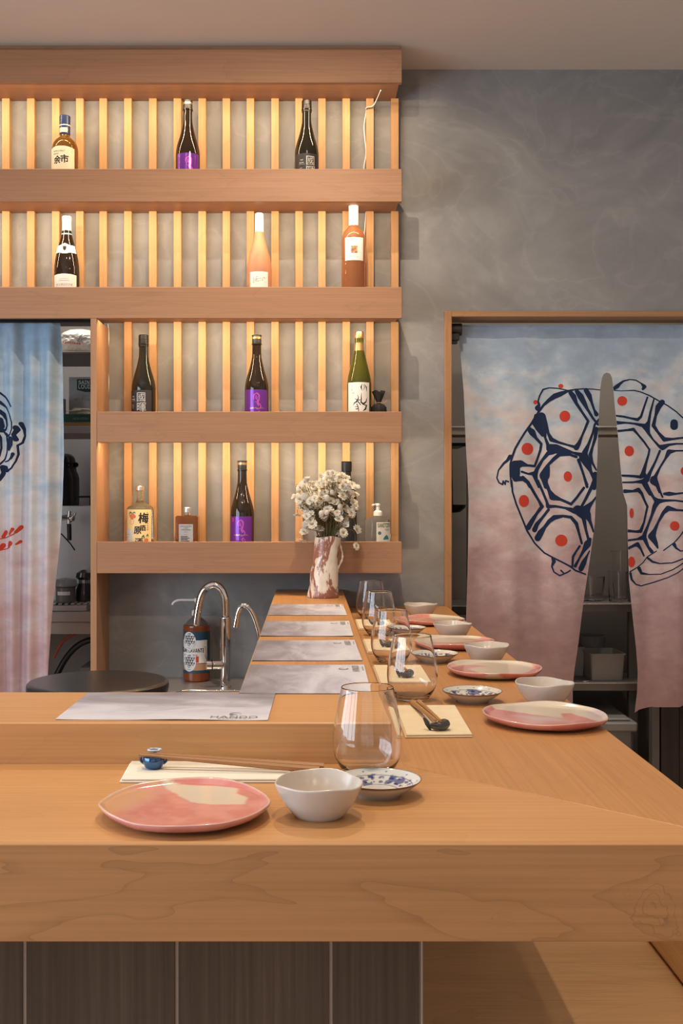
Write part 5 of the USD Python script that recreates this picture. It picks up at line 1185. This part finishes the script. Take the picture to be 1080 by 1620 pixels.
def tub(px0, px1, D, z, h, d, label, mat, taper=.9):
    x0, x1 = X(px0, D), X(px1, D); w = (x1 - x0) / 2; t = thing('storage_box', label, 'box', ((x0 + x1) / 2, D + d / 2, z), 'plastic kitchen boxes')
    o = sbox(-1, -1, 1, 1).buffer(-.12).buffer(.12, 4); ring = np.array(o.exterior.coords)[:-1][::-1]; n = len(ring); V = []
    prof = [(taper, 0), (1, h), (1.05, h), (1.05, h + .006), (.97, h + .006), (taper - .03, .004)]
    for s, zz in prof: V.append(np.c_[ring[:, 0] * w * s, ring[:, 1] * d / 2 * s, np.full(n, zz)])
    V = np.vstack(V); Fc = []
    for i in range(len(prof) - 1):
        j = np.arange(n); a0, a1 = i * n + j, i * n + (j + 1) % n; Fc += [np.stack([a0, a1 + n, a1], 1), np.stack([a0, a0 + n, a1 + n], 1)]
    for b, fl in ((0, 0), ((len(prof) - 1) * n, 1)):
        q = np.stack([np.full(n - 2, b), b + np.arange(1, n - 1), b + np.arange(2, n)], 1); Fc.append(q[:, ::-1] if fl else q)
    m = trimesh.Trimesh(V, np.vstack(Fc), process=False); m.fix_normals()
    put(t, 'box_body', m, mat, 30); return t


tub(934, 989, 4.25, zb_, .098, .17, 'frosted plastic box on the lower kitchen shelf in the curtain gap', FROST)
t = tub(900, 925, 4.36, zb_, .11, .16, 'dim plastic box on the lower kitchen shelf, half behind the left curtain panel', HAZE)
t = thing('nested_bowl', 'white bowl stacked behind the frosted plastic box', 'bowl', (X(936, 4.49), 4.49, zb_)); put(t, 'bowl_body', lathe([(0, 0), (.035, 0), (.05, .10), (.056, .145), (.053, .147), (.046, .11), (.03, .02), (0, .02)], 40), HAZE, 40)
t = thing('paper_scrap', 'small white paper scrap on the lower kitchen shelf', 'paper', (X(926, 4.22), 4.22, zb_)); put(t, 'paper', cat([rotz(rbox(-.010, .004, -.004, .004, .0005, .002), 20), rotz(rbox(-.004, .013, -.003, .003, .002, .0035), -25)]), PAPER)
xb1 = X(1008, 4.12)
t = thing('lidded_bin', 'grey plastic bin with translucent lid standing on the kitchen floor', 'bin', (xb1 - .21, 4.30, 0))
zl = Z(1143, 4.12)
put(t, 'bin_body', rbox(-.20, .20, -.17, .17, 0, zl - .02, .012), pbr('grey_bin', (.21, .21, .215), .4))
put(t, 'lid', cat([rbox(-.212, .212, -.182, .182, zl - .035, zl, .006), rbox(-.19, .19, -.16, .16, zl, zl + .012, .006)]), pbr('pale_lid', (.36, .355, .35), .35), label='pale plastic lid')
t = thing('grey_post', 'grey upright post below the right curtain panel', 'post', (X(1034.5, 4.05), 4.05, 0)); put(t, 'post', rbox(-.014, .014, -.02, .02, 0, 2.0), pbr('grey_paint', (.13, .125, .125), .6))
t = thing('plank_cabinet', 'dark vertical plank cabinet below the right curtain panel', 'cabinet', (0, 0, 0))
for k in range(7): put(t, 'plank', rbox(X(1043, 4.05) + .068 * k, X(1043, 4.05) + .066 + .068 * k, 4.03 + .003 * (k % 2), 4.06, 0, 1.2, .0012), DARKBOARD)
put(t, 'backing', rbox(X(1043, 4.05), 1.71, 4.061, 4.10, 0, 1.2), BLACK)
t = thing('dark_stool', 'dark wooden stool inside the doorway beside the left jamb', 'stool', (.62, 4.18, 0))
put(t, 'seat', rbox(-.10, .16, -.12, .12, Z(958, 4.06) - .035, Z(958, 4.06), .004), DARKBOARD)
for sx in (-.085, .145):
    for sy in (-.10, .10): put(t, 'leg', rbox(sx - .012, sx + .012, sy - .012, sy + .012, 0, Z(958, 4.06) - .036, .002), DARKBOARD)
zl_ = Z(702, 4.4)
t = thing('wall_ledge', 'small dark ledge on the kitchen partition beside the left door jamb', 'ledge', (0, 0, 0)); put(t, 'ledge_board', rbox(.361, X(735, 4.4), 4.34, 4.62, zl_ - .012, zl_, .003), BLACKM)
t = thing('hanging_ladle', 'dark round ladle hanging beside the left door jamb', 'utensil', (X(716, 4.5), 4.5, Z(800, 4.5))); put(t, 'bowl', lathe([(0, -.03), (.03, -.026), (.05, -.010), (.055, .004), (.052, .004), (.03, -.02), (0, -.024)], 32), BLACKM, 40); put(t, 'handle', tube([(0, .02, -.015), (0, .05, zl_ - .0125 - Z(800, 4.5))], .004, 8), BLACKM)

# ------------------------------------------------------------------ kitchen behind the left curtain
D4 = 4.2
def k4(px): return X(px, D4)
t = thing('wall_rack', 'thin steel shelf carrying the plastic bag, in the gap beside the left curtain', 'shelf', (0, 0, 0)); put(t, 'shelf_board', rbox(-1.45, k4(158), 4.1, 4.5, Z(565, D4), Z(562, D4), .001), KWALL)
bx, bz = k4(120), Z(562, D4)
bw, bh = 31.5 * D4 / F, 44 * D4 / F
t = thing('wrapped_bag', 'plastic wrapped food bag with red lettering on the top shelf beside the left curtain', 'bag', (bx, D4 + .06, bz))
def bagy(x, z):
    u = np.clip(1 - np.abs(x / bw) ** 2.6 - np.abs((z - bh * .5) / (bh * .52)) ** 2.4, 0, 1)
    return -.075 * u ** .55
gx, gz = np.meshgrid(np.linspace(-bw, bw, 60), np.linspace(0, bh, 46)); fx, fz = gx.ravel(), gz.ravel()
cr = (meshkit.fbm(np.c_[fx * 55, fz * 75, fx * 0], 4, 2) - .5) * .016
edge = np.clip(-bagy(fx, fz) / .03, 0, 1)
V = np.stack([fx + (meshkit.noise(np.c_[fz * 60, fx * 20, fx * 0 + 3]) - .5) * .008, bagy(fx, fz) + cr * edge, fz], 1); i = np.arange(60 * 46).reshape(46, 60)
Q = np.stack([i[:-1, :-1].ravel(), i[:-1, 1:].ravel(), i[1:, 1:].ravel(), i[1:, :-1].ravel()], 1); Fb = np.vstack([Q[:, [0, 1, 2]], Q[:, [0, 2, 3]]])
W_ = V.copy(); W_[:, 1] = -V[:, 1]; ins_ = (edge > 0.001)
keep = ins_[Fb].any(1)
bm = trimesh.Trimesh(np.vstack([V, W_]), np.vstack([Fb[keep], Fb[keep][:, ::-1] + len(V)]), process=False)
put(t, 'bag_body', bm, M('wrap_plastic', {'p': ('principled_bsdf', {'base_color': (.66, .60, .51), 'roughness': .22, 'coat_weight': .5})}), True)
def onbag(poly):
    v, f = tri2(poly, .006, .006); return trimesh.Trimesh(np.stack([v[:, 0], bagy(v[:, 0], v[:, 1]) - .008, v[:, 1]], 1), f, process=False)
rr_ = random.Random(3)
put(t, 'red_writing', onbag(unary_union([brush([(-48 + 9 * q, 47 - q * .9, 2.6), (-44 + 9 * q, 51 - q, 2.2), (-43 + 9 * q, 45 - q, 2.4)], .001) for q in range(8)])), REDINK, True, label='red characters')
put(t, 'dark_marks', onbag(unary_union([brush([(15, 54, 3), (20, 66, 6), (28, 78, 3)], .001), brush([(22, 54, 2), (30, 62, 4), (42, 66, 3)], .001), brush([(-62, 52, 5), (-58, 50, 4)], .001), brush([(58, 50, 4), (64, 52, 5)], .001)])), GREYINK, True)
# sugar box
z_s = Z(677, D4)
t = thing('wall_rack', 'light grey shelf carrying the sugar box, in the gap beside the left curtain', 'shelf', (0, 0, 0)); put(t, 'shelf_board', rbox(-1.45, k4(158), 4.1, 4.5, Z(688, D4), z_s, .001), pbr('light_shelf', (.33, .31, .31), .5))
t = thing('sugar_box', 'open display carton of sugar sticks with green band on the kitchen shelf', 'box', (k4(124), 4.2, z_s))
CARD = pbr('carton', (.40, .385, .37), .6); GREENC = pbr('carton_green', (.006, .055, .035), .5); KRAFT = pbr('kraft_board', (.42, .23, .10), .8)
u_ = D4 / F
hb = (677 - 592) * u_
put(t, 'backboard', rbox(-24 * u_, 30 * u_, .10, .103, 0, hb, .0004), CARD)
put(t, 'green_badge', move(upright(extr(Polygon([(-11 * u_, hb - 3.5 * u_), (26 * u_, hb - 3.5 * u_), (26 * u_, hb - 22 * u_), (12 * u_, hb - 24 * u_), (2 * u_, hb - 24 * u_), (-11 * u_, hb - 21 * u_)]), .0006)), [0, .0999, 0]), GREENC, label='green badge')
put(t, 'lettering', move(upright(cat([words('SAINT', 23 * u_, 3 * u_, hb - 11.5 * u_, True, h=6 * u_), words('LOUIS', 23 * u_, 3 * u_, hb - 18.5 * u_, True, h=6 * u_)])), [0, .0990, 0]), PAPER, label='white badge lettering')
put(t, 'lettering', move(upright(cat([words('Sucre', 11 * u_, 3 * u_, hb - 31.5 * u_, h=3 * u_), words('en Poudre', 38 * u_, 4 * u_, hb - 38 * u_, h=4.4 * u_)])), [0, .0995, 0]), GREYINK)
put(t, 'tray', cat([rbox(-30 * u_, 32 * u_, -.004, -.001, 9 * u_, 22 * u_, .0004), rbox(-28 * u_, 30 * u_, 0, .099, 0, 8.8 * u_, .0004), rbox(-30 * u_, -29 * u_, 0, .099, 9 * u_, 38 * u_, .0004)]), KRAFT)
put(t, 'green_band', rbox(-30 * u_, 32 * u_, -.0052, -.0042, 9.2 * u_, 21.5 * u_, .0003), GREENC, label='green carton front')
put(t, 'lettering', move(upright(words('NOUVEAU', 24 * u_, 4 * u_, 13 * u_, h=3.4 * u_)), [0, -.0053, 0]), GREYINK)
for q in range(16):
    a0 = rr_.uniform(-.5, .5); c_ = np.array([rr_.uniform(-14, 26) * u_, .02 + .07 * rr_.random(), (13 + q * 1.3) * u_]); e_ = np.array([math.cos(a0), .15, math.sin(a0) * .25]) * .030
    put(t, 'sugar_stick', hullpts([c_ + s * e_ + np.array([0, dy, dz]) for s in (-1, 1) for dy in (-.004, .004) for dz in (-.0015, .0015)]), CREAM)
t = thing('carton', 'narrow dark and white carton left of the sugar box', 'box', (k4(99), 4.2, z_s)); put(t, 'carton_body', rbox(-14 * u_, -4 * u_, .0, .08, 0, 48 * u_, .001), BLACK); put(t, 'white_edge', rbox(-3.9 * u_, -2 * u_, .0, .08, 14 * u_, 48 * u_, .0006), CARD)

# coffee corner
zs = Z(800, 4.3)
t = thing('coffee_machine', 'stainless coffee machine with steam valve and drip tray beside the left curtain', 'coffee machine', (0, 0, 0))
ztab = Z(968, D4)
put(t, 'backboard', rbox(-1.45, k4(157), 4.37, 4.62, ztab + .001, zs, .002), STEELM)
put(t, 'drip_tray', rbox(-1.40, k4(136), D4 + .012, 4.365, ztab + .001, ztab + .024, .002), STEELM)
for q in range(14): put(t, 'grate_bar', rbox(-1.16 + .024 * q, -1.145 + .024 * q, D4 + .014, 4.36, ztab + .026, ztab + .031, .0008), STEELM)
vz = Z(820, 4.24)
put(t, 'steam_valve', cat([tube([(k4(90), 4.28, vz), (k4(104), 4.24, vz + .004), (k4(112), 4.235, vz)], .011, 16), tube([(k4(106), 4.236, vz - .02), (k4(106), 4.236, vz + .028)], .008, 14), ball((k4(110), 4.235, vz), .014, 2), tube([(k4(112), 4.235, vz - .004), (k4(117), 4.23, vz + .022)], .004, 10)]), CHROME, 40)
put(t, 'valve_grip', tube([(k4(106), 4.236, vz - .022), (k4(107), 4.232, vz - .085)], .0085, 16), BLACK, label='black grip')
put(t, 'steam_pipe', tube(spl([(k4(92), 4.25, vz - .06), (k4(99), 4.25, vz - .078), (k4(107), 4.25, vz - .10), (k4(114), 4.25, vz - .125)], 5), .0026, 8), BLACKM)
t = thing('milk_jug', 'dark round steel jug on the drip tray beside the left curtain', 'jug', (k4(123), 4.318, ztab + .0315)); put(t, 'jug_body', lathe([(0, 0), (.030, 0), (.036, .01), (.034, .045), (.024, .07), (.024, .085), (.034, .095), (.030, .112), (.012, .122), (0, .124)], 40), pbr('dark_steel', (.10, .095, .09), .15, metallic=.8), 40); put(t, 'rim_band', lathe([(.0245, .070), (.0255, .071), (.0255, .084), (.0245, .085)], 40), CHROME, 40)
t = thing('lidded_jar', 'grey lidded jar with pale label on the drip tray beside the left curtain', 'jar', (k4(98), 4.262, ztab + .0315)); put(t, 'jar_body', lathe([(0, 0), (.034, 0), (.038, .006), (.038, .058), (.034, .062), (0, .062)], 40), pbr('jar_grey', (.16, .15, .145), .3), 40); put(t, 'lid', lathe([(.044, .062), (.047, .066), (.045, .078), (.036, .090), (0, .096)], 40), pbr('jar_lid', (.24, .23, .225), .3), 40); put(t, 'paper_label', label_band(.0382, .030, .044, -40, 40), PAPER, True)
for name, px, D, w, h, m_, l in (('coffee_grinder', 92, 4.42, 23, 82, BLACK, 'glossy black coffee grinder with white sticker on top of the coffee machine'), ('coffee_grinder', 101, 4.54, 24, 84, pbr('dark_grey_plastic', (.045, .045, .047), .4), 'dark grey coffee grinder behind the black one')):
    uu = D / F; t = thing(name, l, 'grinder', (X(px, D), D, zs))
    W = w * uu; H = (800 - 718) * uu
    put(t, 'grinder_body', lathe([(0, 0), (W * .98, 0), (W, .006), (W, H * .52), (W * .93, H * .60), (W * .82, H * .66), (W * .80, H * .80), (W * .70, H * .92), (W * .45, H * .985), (0, H)], 44), m_, 40)
    if m_ is BLACK: put(t, 'white_sticker', wrap(sbox(.004, H * .29, .026, H * .46), W + .0006), PAPER, True)
    put(t, 'knob', ball((W * .86, -.02, H * .78), .011, 2), BLACKM, True)
t = thing('wire_frame', 'black wire frame standing on the coffee machine', 'wire frame', (0, 0, 0))
fr = [(X(118, 4.4), 4.4, zs), (X(118, 4.4), 4.4, Z(786, 4.4)), (X(143, 4.4), 4.4, Z(786, 4.4)), (X(143, 4.4), 4.4, zs)]
put(t, 'wire', cat([tube([p, q], .004, 8) for p, q in zip(fr[:-1], fr[1:])]), BLACKM)
t = thing('steel_table', 'stainless steel table under the coffee machine', 'table', (0, 0, 0))
put(t, 'table_top', rbox(-1.5, k4(158), D4, 4.66, Z(984, D4), ztab, .0015), STEELM)
put(t, 'apron', rbox(-1.5, k4(158), D4 + .015, D4 + .035, Z(1004, D4), Z(985, D4), .001), STEELM)
put(t, 'socket_box', rbox(k4(117), k4(140), 4.30, 4.5, Z(1070, D4) - .2, Z(1056, 4.3), .004), pbr('grey_socket', (.20, .19, .185), .6), label='grey box under the table')
single('orange_hose', tube(spl([(k4(70), 4.36, Z(1050, D4)), (k4(85), 4.34, Z(1024, D4)), (k4(105), 4.33, Z(1010, D4)), (k4(125), 4.33, Z(1007, D4)), (k4(150), 4.35, Z(1016, D4))], 6), .0055, 10), pbr('orange_rubber', (.38, .075, .035), .5), 'orange hose arching under the steel table', 'hose')
single('black_hose', tube(spl([(k4(66), 4.40, Z(1090, D4)), (k4(85), 4.40, Z(1055, D4)), (k4(105), 4.39, Z(1033, D4)), (k4(128), 4.38, Z(1022, D4)), (k4(155), 4.38, Z(1021, D4))], 6), .012, 12), BLACK, 'thick black hose under the steel table', 'hose')
